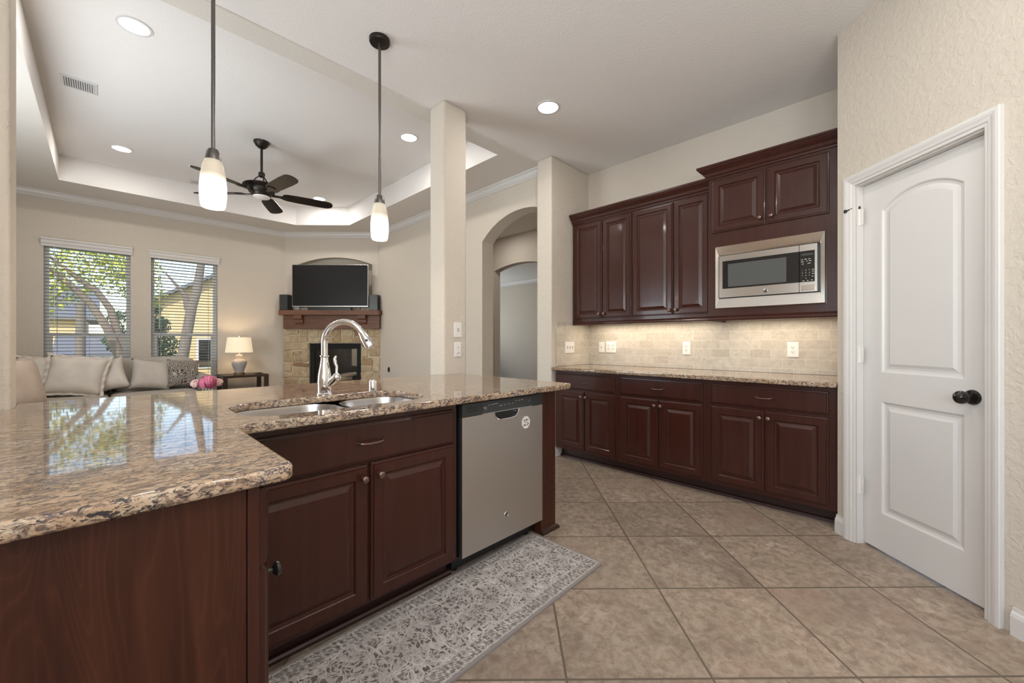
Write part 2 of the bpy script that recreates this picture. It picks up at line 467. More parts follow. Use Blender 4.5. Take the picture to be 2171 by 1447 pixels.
def rect(a0, a1, b0, b1): return [(a0, b0), (a1, b0), (a1, b1), (a0, b1)]
def rrect(a0, a1, b0, b1, r, n=8):
    P = []
    for cx, cy, st in ((a1 - r, b0 + r, -90), (a1 - r, b1 - r, 0), (a0 + r, b1 - r, 90), (a0 + r, b0 + r, 180)):
        for i in range(n + 1):
            t = math.radians(st + 90 * i / n); P.append((cx + r * math.cos(t), cy + r * math.sin(t)))
    return P
def arch(a0, a1, b0, spring, apex, n=20):
    h = (a1 - a0) / 2; rise = apex - spring; Rr = (h * h + rise * rise) / (2 * rise); cz = apex - Rr; c = (a0 + a1) / 2
    th = math.asin(h / Rr)
    P = [(a0, b0), (a1, b0)]
    for i in range(n + 1):
        t = th - 2 * th * i / n; P.append((c + Rr * math.sin(t), cz + Rr * math.cos(t)))
    return P
def offset_poly(P, d):
    n = len(P); out = []
    area = sum(P[i][0] * P[(i + 1) % n][1] - P[(i + 1) % n][0] * P[i][1] for i in range(n))
    sg = 1 if area > 0 else -1
    for i in range(n):
        p0, p1, p2 = Vector(P[i - 1]), Vector(P[i]), Vector(P[(i + 1) % n])
        a = (p1 - p0).normalized(); b = (p2 - p1).normalized()
        na = Vector((-a.y, a.x)) * sg; nb = Vector((-b.y, b.x)) * sg
        m = (na + nb).normalized(); k = d / max(.3, m.dot(na))
        out.append((p1.x + m.x * k, p1.y + m.y * k))
    return out
def sweep(name, path, prof, material, parent=None, closed=False, side=1):
    """profile (n, z) swept along a plan path; n is measured to the left of the path when side = 1"""
    n = len(path); L = []
    for i in range(n):
        p1 = Vector(path[i])
        p0 = Vector(path[i - 1]) if (i > 0 or closed) else None
        p2 = Vector(path[(i + 1) % n]) if (i < n - 1 or closed) else None
        a = (p1 - p0).normalized() if p0 is not None else (p2 - p1).normalized()
        b = (p2 - p1).normalized() if p2 is not None else a
        na = Vector((-a.y, a.x)) * side; nb = Vector((-b.y, b.x)) * side
        m = (na + nb).normalized(); k = 1 / max(.3, m.dot(na))
        L.append([(p1.x + m.x * k * q, p1.y + m.y * k * q, z) for q, z in prof])
    M_ = Mb()
    if closed: L.append(L[0])
    M_.loops(L, not closed, not closed)
    return M_.obj(name, material, parent)
CROWN = [(0, 0), (.012, 0), (.014, .008), (.03, .018), (.045, .035), (.052, .055), (.062, .060), (.070, .062), (.070, .078), (0, .078)]
def prof(P, z0, sx=1, sz=1): return [(a * sx, z0 + b * sz) for a, b in P]
BASEB = [(0, 0), (.016, 0), (.016, .075), (.012, .088), (.007, .096), (.006, .11), (0, .11)]

# ------------------------------------------------------------------ room shell
CEIL = 3.05; SOF = 3.042; TRAY = 3.33
def slab(name, poly, z0, z1, material, holes=()): return struct(plate(name, poly, holes, None, z0, z1, material))
slab('floor', [(-1.6, -2.6), (9.2, -2.6), (9.2, 10.7), (4.8, 10.7), (4.8, 7.85), (-1.6, 7.85)], -.12, 0, M['floor'])
slab('ceiling', [(-1.4, -2.6), (2.4, -2.6), (2.4, -.5), (4.0, -.5), (4.0, 2.75), (-1.4, 2.75)], CEIL, CEIL + .12, M['ceiling'])
tray_in = [(-.37, 2.92), (2.77, 2.92), (2.77, 6.40), (2.165, 7.00), (-.37, 7.00)]
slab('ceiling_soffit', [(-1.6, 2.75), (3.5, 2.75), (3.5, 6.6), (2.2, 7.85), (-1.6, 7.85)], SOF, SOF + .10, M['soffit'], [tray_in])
struct(sweep('trim_1', tray_in, [(.002, SOF + .0005), (-.05, SOF + .0005), (-.05, TRAY), (.002, TRAY)], M['ceiling'], closed=True))
slab('ceiling_tray', [(-.45, 2.84), (2.85, 2.84), (2.85, 6.5), (2.2, 7.08), (-.45, 7.08)], TRAY, TRAY + .1, M['ceiling'])
# living room walls
WN = Fr((0, 7.65), (1, 0), (0, 1))
w1 = (-.528, .258, .60, 2.40); w2 = (.467, 1.240, .60, 2.40)
struct(plate('wall_north', rect(-1.6, 2.25, 0, SOF + .05), [rect(*w1), rect(*w2)], WN, 0, .14, M['wall']))
niche = arch(-.56, .705, 1.75, 2.50, 2.622)
fire_hole = rect(-.345, .525, .30, 1.13)
struct(plate('wall_fireplace', rect(-.80, .80, 0, SOF + .05), [niche, fire_hole], FP, -.14, 0, M['wall']))
m = Mb()
m.box(FP, -.62, .76, -.17, -.145, 1.6, 2.75); struct(m.obj('wall_niche_back', M['wall']))
WA = Fr((3.315, 0), (0, 1), (1, 0))
ar = arch(2.48, 3.78, 0, 2.417, 2.675)
ar = [(max(a, 2.7505), b) for a, b in ar]
hole = []
for q in ar:
    if not hole or (abs(q[0] - hole[-1][0]) > 1e-4 or abs(q[1] - hole[-1][1]) > 1e-4): hole.append(q)
top = [q for q in hole if q[0] > 2.76 and q[1] > 1]
hz = min(q[1] for q in hole if q[0] < 2.76 and q[1] > 1)
poly = [(6.53, 0), (6.53, SOF + .05), (2.74, SOF + .05), (2.74, 2.655)] + sorted(top, key=lambda q: q[0]) + [(3.78, 0)]
struct(plate('wall_arch', poly, [], WA, 0, .185, M['wall']))
struct(plate('wall_west', rect(2.4, 7.8, 0, SOF + .05), [rect(3.4, 4.9, .3, 2.4)], Fr((-1.45, 0), (0, 1), (-1, 0)), 0, .14, M['wall']))
# hall and room beyond the arch
WH = Fr((4.8, 0), (0, 1), (1, 0))
ho = arch(4.02, 5.15, 0, 2.40, 2.475)
struct(plate('wall_hall', [(2.6, 0), (4.02, 0)] + [q for q in reversed(ho[2:])] + [(5.15, 0), (10.6, 0), (10.6, 3.05), (2.6, 3.05)], [], WH, 0, .14, M['wall']))
m = Mb(); m.box(W, 9.0, 9.15, 2.6, 10.6, 0, 3.1); struct(m.obj('wall_east', M['wall']))
struct(plate('wall_study', rect(4.9, 9.1, 0, 3.1), [rect(6.0, 8.0, .4, 2.3)], Fr((0, 10.5), (1, 0), (0, 1)), 0, .14, M['wall']))
m = Mb(); m.box(W, 3.3, 4.85, 6.7, 6.85, 0, 3.05); struct(m.obj('wall_hall_end', M['wall']))
m = Mb(); m.box(W, 3.84, 9.1, 2.56, 2.75, 0, 3.05); struct(m.obj('wall_hall_side', M['wall']))
slab('ceiling_hall', rect(3.46, 4.85, 2.7, 6.85), 2.95, 3.03, M['ceiling'])
slab('ceiling_study', rect(4.9, 9.15, 2.6, 10.65), 3.05, 3.15, M['ceiling'])
struct(sweep('trim_2', [(9.0, 10.5), (9.0, 2.75)], prof(CROWN, 2.92, 1.6, 1.67), M['white'], side=-1))
# crown round the living room
struct(sweep('trim_3', [(-1.45, 2.9), (-1.45, 7.65), (2.19, 7.65), (3.315, 6.525), (3.315, 2.76)], prof(CROWN, SOF - .078), M['white'], side=-1))
struct(sweep('baseboard_living', [(1.3, 7.65), (2.05, 7.65)], BASEB, M['white'], side=-1))
struct(sweep('baseboard_arch', [(3.315, 6.4), (3.315, 3.80)], BASEB, M['white'], side=-1))
# kitchen walls
m = Mb(); m.box(W, 3.83, 3.98, .16, 2.56, 0, CEIL + .05); struct(m.obj('wall_cabinet', M['wall']))
m = Mb(); m.box(W, 3.165, 3.84, 2.555, 2.75, 0, CEIL); struct(m.obj('wall_pillar_right', M['wall'], bevel=.018, seg=4))
m = Mb(); m.box(W, 1.845, 2.075, 2.555, 2.75, 0, CEIL); struct(m.obj('wall_pillar_middle', M['wall'], bevel=.022, seg=4))
m = Mb(); m.box(W, -1.50, -.248, 2.41, 2.572, 0, CEIL); struct(m.obj('wall_pillar_left', M['wall'], bevel=.016, seg=4))
m = Mb(); m.box(W, -.245, 1.845, 2.47, 2.58, 0, .882); struct(m.obj('wall_peninsula', M['wall']))
m = Mb(); m.box(W, 3.175, 3.84, .165, .298, 0, CEIL); struct(m.obj('wall_return', M['wall']))
DO = (.106, .736, 2.072)     # door opening u0, u1, top
struct(plate('wall_pantry', [(-.028, 0), (DO[0], 0), (DO[0], DO[2]), (DO[1], DO[2]), (DO[1], 0), (1.30, 0), (1.30, CEIL), (-.028, CEIL)], [], PD, -.12, 0, M['wall']))
m = Mb(); m.box(PD, -.1, 1.0, -.9, -.85, 0, 2.5); struct(m.obj('wall_pantry_back', M['wall']))
ex, ey, _ = PD.p(1.30, 0, 0)
m = Mb(); m.box(W, ex, ex + .12, -2.5, ey, 0, CEIL); struct(m.obj('wall_kitchen_right', M['wall']))
WS = Fr((-1.2, 0), (0, 1), (-1, 0))
struct(plate('wall_kitchen_left', rect(-2.5, 2.405, 0, CEIL), [rect(-2.2, -1.0, .75, 2.4), rect(-.75, .55, 1.1, 2.4)], WS, 0, .14, M['wall']))
m = Mb(); m.box(W, -1.35, 2.4, -2.54, -2.4, 0, CEIL); struct(m.obj('wall_south', M['wall']))
w3 = (-2.2, -1.0, .75, 2.4); w4 = (-.75, .55, 1.1, 2.4)
struct(sweep('baseboard_pantry', [PD.p(-.030, .001, 0)[:2], PD.p(.060, .001, 0)[:2]], BASEB, M['white'], side=-1))
struct(sweep('baseboard_right', [PD.p(.832, .001, 0)[:2], PD.p(1.30, .001, 0)[:2]], BASEB, M['white'], side=-1))
struct(sweep('baseboard_pillar', [(3.165, 2.75), (3.165, 2.553), (3.34, 2.553)], BASEB, M['white'], side=-1))

# backsplash
m = Mb(); m.box(W, 3.818, 3.83, .30, 2.553, .917, 1.42); struct(m.obj('wall_backsplash', M['splashY']))
m = Mb(); m.box(W, 3.235, 3.818, 2.543, 2.555, .917, 1.372); struct(m.obj('wall_backsplash_side', M['splashX']))

# ------------------------------------------------------------------ windows
def window(name, w, fr, rail, lamp_w=0, glow=(.85, .93, 1)):
    u0, u1, z0, z1 = w
    root = sthing(name, fr.p((u0 + u1) / 2, .07, z0))
    m = Mb(); t = .042
    m.box(fr, u0, u0 + t, .075, .13, z0, z1); m.box(fr, u1 - t, u1, .075, .13, z0, z1)
    m.box(fr, u0 + t, u1 - t, .075, .13, z0, z0 + t); m.box(fr, u0 + t, u1 - t, .075, .13, z1 - t, z1)
    m.box(fr, u0 + t, u1 - t, .078, .118, rail - .022, rail + .022)
    m.box(fr, u0 + t, u0 + t + .03, .08, .11, z0 + t, rail - .022); m.box(fr, u1 - t - .03, u1 - t, .08, .11, z0 + t, rail - .022)
    m.obj('window_frame', M['vinyl'], root, bevel=.002)
    m = Mb(); m.box(fr, u0 + t, u1 - t, .098, .102, z0 + t, z1 - t); m.obj('window_pane', M['pane'], root)
    m = Mb(); m.box(fr, u0 - .03, u1 + .03, -.03, .03, z0 - .025, z0 + .001); m.obj('window_sill', M['white'], root, bevel=.004)
    if lamp_w:
        c = fr.p((u0 + u1) / 2, -.03, (z0 + z1) / 2)
        lamp('window_fill', 'AREA', c, lamp_w, glow, root, size=u1 - u0, size_y=z1 - z0, direction=(-fr.N[0], -fr.N[1], 1.0))  # fill lamp added inside the opening, tilted up to brighten the ceiling
    return root
window('window_1', w1, WN, 1.258)
window('window_2', w2, WN, 1.272)
window('window_3', w3, WS, 1.5, FILL_W)
window('window_4', w4, WS, 1.5, FILL_W)
WW = Fr((-1.45, 0), (0, 1), (-1, 0)); w5 = (3.4, 4.9, .3, 2.4)
window('window_added_living', w5, WW, 1.4, 82)  # unseen window added with its lamp to lift the living room ceiling

def blind(w, label):
    u0, u1, z0, z1 = w; root = thing('window_blind', WN.p((u0 + u1) / 2, .03, z0), label, 'blind')
    m = Mb(); a, b = u0 - .02, u1 + .02
    P = [(.0, 2.362), (-.014, 2.362), (-.018, 2.385), (-.030, 2.405), (-.034, 2.435), (-.046, 2.445), (-.046, 2.465), (0, 2.465)]
    m.loops([[WN.p(a, n - .0, z) for n, z in P], [WN.p(b, n - .0, z) for n, z in P]])
    m.obj('valance', M['white'], root)
    m = Mb(); pitch = .0435; n = int((z1 - z0 - .06) / pitch)
    for i in range(n):
        z = z1 - .05 - i * pitch
        L = []
        for k in range(5):
            q = -1 + k / 2; L.append((.035 + q * .025, z + .0015 * (1 - q * q) - q * .0035))
        top_ = [(a_, b_ + .0028) for a_, b_ in reversed(L)]
        m.loops([[WN.p(u0 + .006, n_, z_) for n_, z_ in L + top_], [WN.p(u1 - .006, n_, z_) for n_, z_ in L + top_]])
    m.obj('slats', M['slat'], root)
    m = Mb(); zb = z1 - .05 - n * pitch
    m.box(WN, u0 + .006, u1 - .006, .013, .057, zb - .006, zb + .012); m.obj('bottom_rail', M['slat'], root, bevel=.002)
    for f in (.14, .5, .86):
        u = u0 + (u1 - u0) * f
        m = Mb(); m.box(WN, u - .0015, u + .0015, .008, .010, zb, z1 - .03); m.box(WN, u - .0015, u + .0015, .060, .062, zb, z1 - .03)
        m.obj('ladder_cord', M['slat'], root)
    m = Mb(); m.tube([WN.p(u0 + .09, .002, z1 - .03), WN.p(u0 + .09, .002, 1.35)], .0035, 6); m.obj('tilt_wand', M['whitep'], root)
blind(w1, 'white horizontal slat blind on the left window behind the sofa')
blind(w2, 'white horizontal slat blind on the right window beside the table lamp')

# ------------------------------------------------------------------ cabinets
def panel_front(m, fr, u0, u1, z0, z1, n0, t=.02, stile=.052, raised=True):
    def lp(d, n): return [fr.p(u0 + d, n0 + n, z0 + d), fr.p(u1 - d, n0 + n, z0 + d), fr.p(u1 - d, n0 + n, z1 - d), fr.p(u0 + d, n0 + n, z1 - d)]
    L = [lp(0, 0), lp(0, t - .009), lp(.003, t - .006), (lp(.009, t - .005)), lp(.012, t)]
    if raised:
        s_ = stile
        L += [lp(s_, t), lp(s_ + .003, t - .003), lp(s_ + .006, t - .009), lp(s_ + .013, t - .010), lp(s_ + .017, t - .009), lp(s_ + .036, t - .001), lp(s_ + .038, t - .001)]
    m.loops(L)
def knob(fr, u, z, n0, parent, material=None, r=.0155):
    m = Mb(); o = fr.p(u, n0, z); ax = (fr.N[0], fr.N[1], 0)
    m.lathe([(.009, 0), (.0075, .003), (.005, .008), (.005, .014), (.011, .018), (r, .022), (r, .026), (r * .86, .030), (r * .5, .0325), (.0005, .033)], o, 20, ax)
    return m.obj('knob', material or M['knobm'], parent, smooth=True)
def pull(fr, u, z, n0, parent, w=.105):
    m = Mb(); h = w / 2; pts = []
    for i in range(17):
        q = -1 + i / 8; n = .006 + .022 * (1 - abs(q) ** 5) ** .5 if abs(q) < 1 else .0
        pts.append(fr.p(u + q * h, n0 + n, z - .004 * (1 - q * q)))
    m.tube(pts, [.0065 if i in (0, 16) else .0042 for i in range(17)], 8)
    for s_ in (-1, 1): m.lathe([(.008, 0), (.008, .003), (.005, .008)], fr.p(u + s_ * h, n0, z), 12, (fr.N[0], fr.N[1], 0))
    return m.obj('pull', M['knobm'], parent, smooth=True)
def door(fr, u0, u1, z0, z1, parent, kn=None, stile=.052, n0=0, kmat=None):
    m = Mb(); panel_front(m, fr, u0, u1, z0, z1, n0, stile=stile)
    d = m.obj('door', M['wood'], parent)
    if kn: knob(fr, kn[0], kn[1], n0 + .02, d, kmat)
    return d
def drawer(fr, u0, u1, z0, z1, parent, pl=True, n0=0):
    m = Mb(); panel_front(m, fr, u0, u1, z0, z1, n0, raised=False)
    d = m.obj('drawer', M['wood'], parent)
    if pl: pull(fr, (u0 + u1) / 2, (z0 + z1) / 2 + .002, n0 + .02, d)
    return d

# right-hand base run: three units
units = [(2.540, 1.835, (2.508, 1.863), 'leftmost cherry base cabinet of the far run, beside the right pillar'),
         (1.835, 1.082, (1.806, 1.112), 'middle cherry base cabinet of the run below the backsplash'),
         (1.082, .306, (1.051, .348), 'cherry base cabinet of the far run nearest the white pantry door')]
for hi, lo, (dh, dl), lab in units:
    r_ = thing('base_cabinet', RC.p((hi + lo) / 2, -.3, 0), lab, 'cabinet', 'cherry base cabinets below the backsplash')
    m = Mb(); m.box(RC, lo + .0006, hi - .0006, -.595, 0, .1, .882); m.obj('cabinet_body', M['wood'], r_)
    m = Mb(); m.box(RC, lo + .0006, hi - .0006, -.58, -.095, 0, .10)
    P = [(-.095, .0), (-.072, .0), (-.074, .010), (-.080, .018), (-.095, .022)]
    m.loops([[RC.p(lo + .0006, n, z) for n, z in P], [RC.p(hi - .0006, n, z) for n, z in P]])
    m.obj('toe_kick', M['toe'], r_)
    drawer(RC, dl, dh, .707, .853, r_)
    mid = (dh + dl) / 2
    door(RC, dl, mid - .004, .128, .686, r_, (mid - .026, .640))
    door(RC, mid + .004, dh, .128, .686, r_, (mid + .026, .640))
# worktop on it
tag(plate('countertop', [(3.15, .303), (3.817, .303), (3.817, 2.542), (3.15, 2.542)], [], None, .883, .915, M['granite'], bevel_depth=.006),
    'long granite worktop under the tiled backsplash', 'countertop')

# upper cabinets
UC = Fr((3.51, 0), (0, 1), (-1, 0)); UM = Fr((3.45, 0), (0, 1), (-1, 0))
CR = [(0, 0), (.010, 0), (.012, .012), (.022, .022), (.030, .040), (.050, .056), (.062, .070), (.066, .078), (.072, .080), (.072, .095), (0, .095)]
def crown_run(fr, hi, lo, z, end, root, depth):
    # plan path from the far end to the near end, returning to the wall where the end is free
    A = fr.p(hi, 0, 0)[:2]; B = fr.p(lo, 0, 0)[:2]
    path = [A, B]
    if end: path = [fr.p(hi, -depth, 0)[:2], A, B]
    sweep('crown_molding', path, [(a, z + b) for a, b in CR], M['wood'], root, side=-1)
for hi, lo, ds, lab in ((2.536, 1.848, ((2.509, 2.176), (2.167, 1.854)), 'tall upper cherry cabinet next to the right pillar'),
                        (1.848, 1.150, ((1.844, 1.459), (1.452, 1.157)), 'tall upper cherry cabinet directly left of the microwave')):
    r_ = thing('upper_cabinet', UC.p((hi + lo) / 2, -.15, 1.345), lab, 'cabinet', 'tall upper cabinets left of the microwave')
    m = Mb(); m.box(UC, lo + .0005, hi - .0005, -.318, 0, 1.385, 2.445); m.obj('cabinet_body', M['wood'], r_)
    P = [(-.018, 1.342), (.004, 1.342), (.008, 1.350), (.002, 1.362), (.006, 1.375), (.006, 1.388), (-.018, 1.388)]
    m = Mb(); m.loops([[UC.p(lo + .0005, n, z) for n, z in P], [UC.p(hi - .0005, n, z) for n, z in P]]); m.obj('light_rail', M['wood'], r_)
    crown_run(UC, hi - .0005, lo + .0005, 2.405, False, r_, .3)
    (a1, a0), (b1, b0) = ds
    door(UC, a0, a1, 1.405, 2.390, r_, (a0 + .024, 1.445), .046)
    door(UC, b0, b1, 1.405, 2.390, r_, (b1 - .024, 1.445), .046)
r_ = thing('microwave_cabinet', UM.p(.73, -.18, 1.335), 'deeper upper cherry cabinet built round the microwave, two doors above it', 'cabinet')
hi, lo = 1.146, .306
m = Mb()
m.box(UM, 1.075, hi, -.377, 0, 1.385, 2.50); m.box(UM, lo, .405, -.377, 0, 1.385, 2.50)
m.box(UM, .405, 1.075, -.377, 0, 1.90, 2.50); m.box(UM, .405, 1.075, -.377, 0, 1.385, 1.455)
m.obj('cabinet_body', M['wood'], r_)
P = [(-.018, 1.336), (.004, 1.336), (.008, 1.345), (.002, 1.360), (.006, 1.375), (.006, 1.392), (-.018, 1.392)]
m = Mb(); m.loops([[UM.p(lo, n, z) for n, z in P], [UM.p(hi, n, z) for n, z in P]])
m.box(UM, 1.128, hi, -.377, -.018, 1.336, 1.385)
m.obj('light_rail', M['wood'], r_)
crown_run(UM, hi, lo, 2.480, True, r_, .375)
door(UM, .744, 1.115, 2.040, 2.458, r_, (.776, 2.092), .05)
door(UM, .370, .735, 2.040, 2.458, r_, (.703, 2.092), .05)

# ------------------------------------------------------------------ microwave
mw = thing('microwave', UM.p(.74, -.1, 1.43), 'stainless steel built-in microwave with polished trim frame in the upper cabinets', 'microwave')
m = Mb(); a0, a1, z0, z1 = .388, 1.090, 1.429, 1.926; b0, b1, c0, c1 = .419, 1.065, 1.508, 1.852
def L4(u0, u1, z0_, z1_, n): return [UM.p(u0, n, z0_), UM.p(u1, n, z0_), UM.p(u1, n, z1_), UM.p(u0, n, z1_)]
m.loops([L4(a0, a1, z0, z1, .001), L4(a0, a1, z0, z1, .018), L4(a0 + .004, a1 - .004, z0 + .006, z1 - .006, .026), L4(b0 - .004, b1 + .004, c0 - .012, c1 + .012, .013), L4(b0, b1, c0, c1, .010), L4(b0, b1, c0, c1, -.02)], False, False)
m.obj('trim_frame', M['steelm'], mw)
m = Mb(); m.box(UM, .410, 1.070, -.36, -.015, 1.460, 1.895); m.obj('oven_body', M['blk'], mw)
m = Mb(); d0, d1, e0, e1 = .434, 1.060, 1.516, 1.846
def ring(fr, m, o, i, n0, n1):
    def q(r, n): return [fr.p(r[0], n, r[2]), fr.p(r[1], n, r[2]), fr.p(r[1], n, r[3]), fr.p(r[0], n, r[3])]
    m.loops([q(o, n0), q(o, n1), q(i, n1), q(i, n0)], False, False)
ring(UM, m, (.5375, d1, e0, e1), (.5375, 1.036, 1.585, 1.802), -.010, .020)
m.obj('oven_door', M['steeld'], mw)
m = Mb(); ring(UM, m, (d0, .5345, e0, e1), (.448, .5345, 1.585, 1.802), -.010, .020); m.obj('control_surround', M['steeld'], mw)
m = Mb(); m.box(UM, .5375, 1.036, -.012, .019, 1.585, 1.802); dg_ = m.obj('door_glass', M['glassb'], mw)
m = Mb(); m.box(UM, .612, .996, .0188, .0194, 1.598, 1.776); m.obj('see_through_window', mat('microwave_window', (.085, .09, .088), .12, spec=.7), mw)
m = Mb(); m.box(UM, .448, .5345, -.012, .019, 1.585, 1.802); cp = m.obj('control_panel', M['glassb'], mw)
m = Mb(); m.box(UM, .458, .526, .0188, .0195, 1.770, 1.785); m.obj('display', M['charcoal'], cp)
def text_mesh(txt, size, fr, u, z, n, name, material, parent, flip=1):
    cu = bpy.data.curves.new('t', 'FONT'); cu.body = txt; cu.size = size; cu.align_x = 'CENTER'; cu.align_y = 'CENTER'; cu.resolution_u = 2
    t = bpy.data.objects.new('tmp', cu); COL.objects.link(t)
    dg = bpy.context.evaluated_depsgraph_get(); dg.update()
    me = bpy.data.meshes.new_from_object(t.evaluated_get(dg)); bpy.data.objects.remove(t)
    mm = Mb(); mm.v = [fr.p(u + v.co.x * flip, n, z + v.co.y) for v in me.vertices]; mm.f = [list(p.vertices) for p in me.polygons]; mm.mi = [0] * len(mm.f)
    bpy.data.meshes.remove(me)
    return mm
labm = mat('pale_print', (.62, .60, .57), .6)
m = Mb()
for r in range(4):
    for c in range(3):
        t = ['123', '456', '789', ' 0 '][r][c]
        if t != ' ':
            k = text_mesh(t, .011, UM, .518 - c * .020, 1.668 - r * .019, .0196, 't', labm, cp, -1); k.obj('key_digit', labm, cp)
for (u, z, w_) in ((.520, 1.742, .012), (.500, 1.744, .015), (.478, 1.745, .012), (.518, 1.728, .016), (.492, 1.730, .006), (.474, 1.731, .014), (.516, 1.712, .012), (.480, 1.714, .017), (.458, 1.668, .012), (.458, 1.655, .010), (.458, 1.640, .012), (.460, 1.622, .010), (.512, 1.594, .010), (.488, 1.594, .009), (.464, 1.596, .010)):
    m = Mb(); m.box(UM, u - w_ / 2, u + w_ / 2, .0190, .0197, z - .0018, z + .0018); m.obj('key_label', labm, cp)
m = Mb(); m.loops([[UM.p(a, .0195, b) for a, b in rrect(.447, .524, 1.527, 1.563, .006, 4)], [UM.p(a, .023, b) for a, b in rrect(.447, .524, 1.527, 1.563, .006, 4)], [UM.p(a, .024, b) for a, b in rrect(.449, .522, 1.529, 1.561, .005, 4)]]); m.obj('door_button', M['steelm'], mw)
def emblem(fr, u, z, n, parent, r=.014, flip=1):
    m = Mb(); N3 = (fr.N[0], fr.N[1], 0)
    m.lathe([(r, 0), (r, .002), (r * .86, .003), (r * .80, .002)], fr.p(u, n, z), 28, N3, caps=False)
    e = m.obj('emblem', M['chrome'], parent, smooth=True)
    m = Mb(); m.lathe([(r * .82, 0), (r * .82, .0018), (.0001, .0018)], fr.p(u, n, z), 28, N3); m.obj('emblem_field', M['charcoal'], e)
    k = text_mesh('GE', r * 1.0, fr, u, z, n + .0023, 't', None, None, flip)
    q = Mb(); q.add(k.v, k.f); q.obj('emblem_letters', M['chrome'], e)
emblem(UM, .741, 1.545, .020, mw, .014, -1)

# ------------------------------------------------------------------ under-cabinet lights
for fr, u0, u1, n_, lab in ((UC, 1.25, 2.40, -.17, 'slim white light strip under the tall upper cabinets'), (UM, .42, 1.05, -.2, 'slim white light strip under the microwave cabinet')):
    z = 1.378
    t = thing('under_cabinet_light', fr.p((u0 + u1) / 2, n_, z), lab, 'light', 'light strips under the upper cabinets')
    m = Mb(); m.box(fr, u0, u1, n_ - .02, n_ + .02, z - .012, z + .006); m.obj('housing', M['whitep'], t)
    m = Mb(); m.box(fr, u0 + .01, u1 - .01, n_ - .015, n_ + .015, z - .0145, z - .012); m.obj('diffuser', mat('strip_glow', (1, .9, .75), .4, emit=(1, .84, .62), estr=4), t)
    c = fr.p((u0 + u1) / 2, n_, z - .02)
    l = lamp('strip_lamp', 'AREA', c, 3.4 * (u1 - u0), (1, .84, .62), t, size=.04, size_y=u1 - u0, direction=(.12, 0, -1))
    l.rotation_euler = (0, .12, 0)

# ------------------------------------------------------------------ peninsula
# sink cabinet
r_ = thing('sink_cabinet', PC.p(.72, -.3, 0), 'cherry cabinet under the sink with one wide drawer front and two doors', 'cabinet')
m = Mb()
m.box(PC, .248, .300, -.58, 0, .10, .882); m.box(PC, 1.185, 1.208, -.58, 0, .10, .882)
m.box(PC, .300, 1.185, -.006, 0, .10, .882); m.box(PC, .300, 1.185, -.58, -.006, .10, .12); m.box(PC, .300, 1.185, -.58, -.56, .12, .882)
m.obj('cabinet_body', M['wood'], r_)
m = Mb(); m.box(PC, .248, 1.208, -.56, -.085, 0, .10)
P = [(-.085, .0), (-.062, .0), (-.064, .010), (-.070, .018), (-.085, .022)]
m.loops([[PC.p(.248, n, z) for n, z in P], [PC.p(1.225, n, z) for n, z in P]]); m.obj('toe_kick', M['toe'], r_)
d = drawer(PC, .300, 1.184, .683, .842, r_, pl=False); pull(PC, .757, .767, .02, d)
door(PC, .300, .750, .118, .672, r_, (.726, .622))
door(PC, .762, 1.186, .112, .676, r_, (.795, .626))
# near block with the big end panel
r_ = thing('end_panel_cabinet', (-.4, 1.2, 0), 'nearest cherry cabinet with plain grained end panel under the granite, lower left', 'cabinet')
m = Mb(); m.box(W, -1.19, .2215, .962, 2.40, .0, .882); m.obj('cabinet_body', M['wood'], r_)
m = Mb(); m.box(W, -1.19, .200, .944, .961, 0, .882); m.obj('end_panel', M['woodp'], r_)
m = Mb(); m.box(W, .201, .2215, .936, .961, 0, .882); m.obj('corner_stile', M['wood'], r_, bevel=.002)
BX = Fr((.2225, 0), (0, 1), (1, 0))
d = drawer(BX, .945, 1.535, .712, .868, r_, pl=False); pull(BX, 1.24, .80, .02, d)
d = door(BX, .945, 1.535, .10, .702, r_, (.986, .672), kmat=M['knobb'])
# dark gap filler and dishwasher
dw = thing('dishwasher', PC.p(1.535, -.3, 0), 'stainless steel dishwasher with charcoal control strip, in the peninsula', 'dishwasher')
m = Mb(); m.box(PC, 1.228, 1.836, -.56, -.006, .10, .862); m.box(PC, 1.225, 1.84, -.5, -.06, .02, .10)
m.obj('tub_body', M['blk'], dw)
for u in (1.26, 1.80):
    m = Mb(); m.lathe([(.018, 0), (.018, .006), (.008, .01), (.008, .03)], PC.p(u, -.09, 0), 12); m.obj('levelling_foot', M['blk'], dw, smooth=True)
# door skin with a pocket for the handle
m = Mb()
hole = [(1.443, .798), (1.450, .775), (1.470, .757), (1.500, .752), (1.575, .752), (1.605, .757), (1.626, .775), (1.633, .798)]
outer = [(1.229, .105), (1.836, .105), (1.836, .795), (1.640, .795)] + [(a, b if b < .79 else .795) for a, b in reversed(hole)] + [(1.436, .795), (1.229, .795)]
dwd = plate('door', outer, [], PC, -.004, .020, M['steel'], dw)
m = Mb(); m.box(PC, 1.40, 1.68, -.0055, -.004, .74, .80); m.obj('handle_recess', M['blk'], dw)
m = Mb(); m.tube([PC.p(a, .021, b) for a, b in hole], .0032, 8); m.obj('pocket_rim', M['chrome'], dwd, smooth=True)
cpn = Mb(); cpn.box(PC, 1.229, 1.836, -.004, .021, .797, .861); cpn = cpn.obj('control_panel', M['charcoal'], dw, bevel=.002)
m = Mb(); m.box(PC, 1.358, 1.732, .021, .0235, .803, .850); m.obj('control_face', mat('control_face', (.05, .052, .052), .25), cpn)
m = Mb(); m.box(PC, 1.358, 1.735, .004, .026, .7955, .801); m.obj('handle_lip', M['silver'], cpn, bevel=.002)
m = Mb()
for z in (.836, .822): m.box(PC, 1.256, 1.330, .0208, .0216, z - .003, z + .003)
m.obj('vent_slot', M['blk'], cpn)
m = Mb()
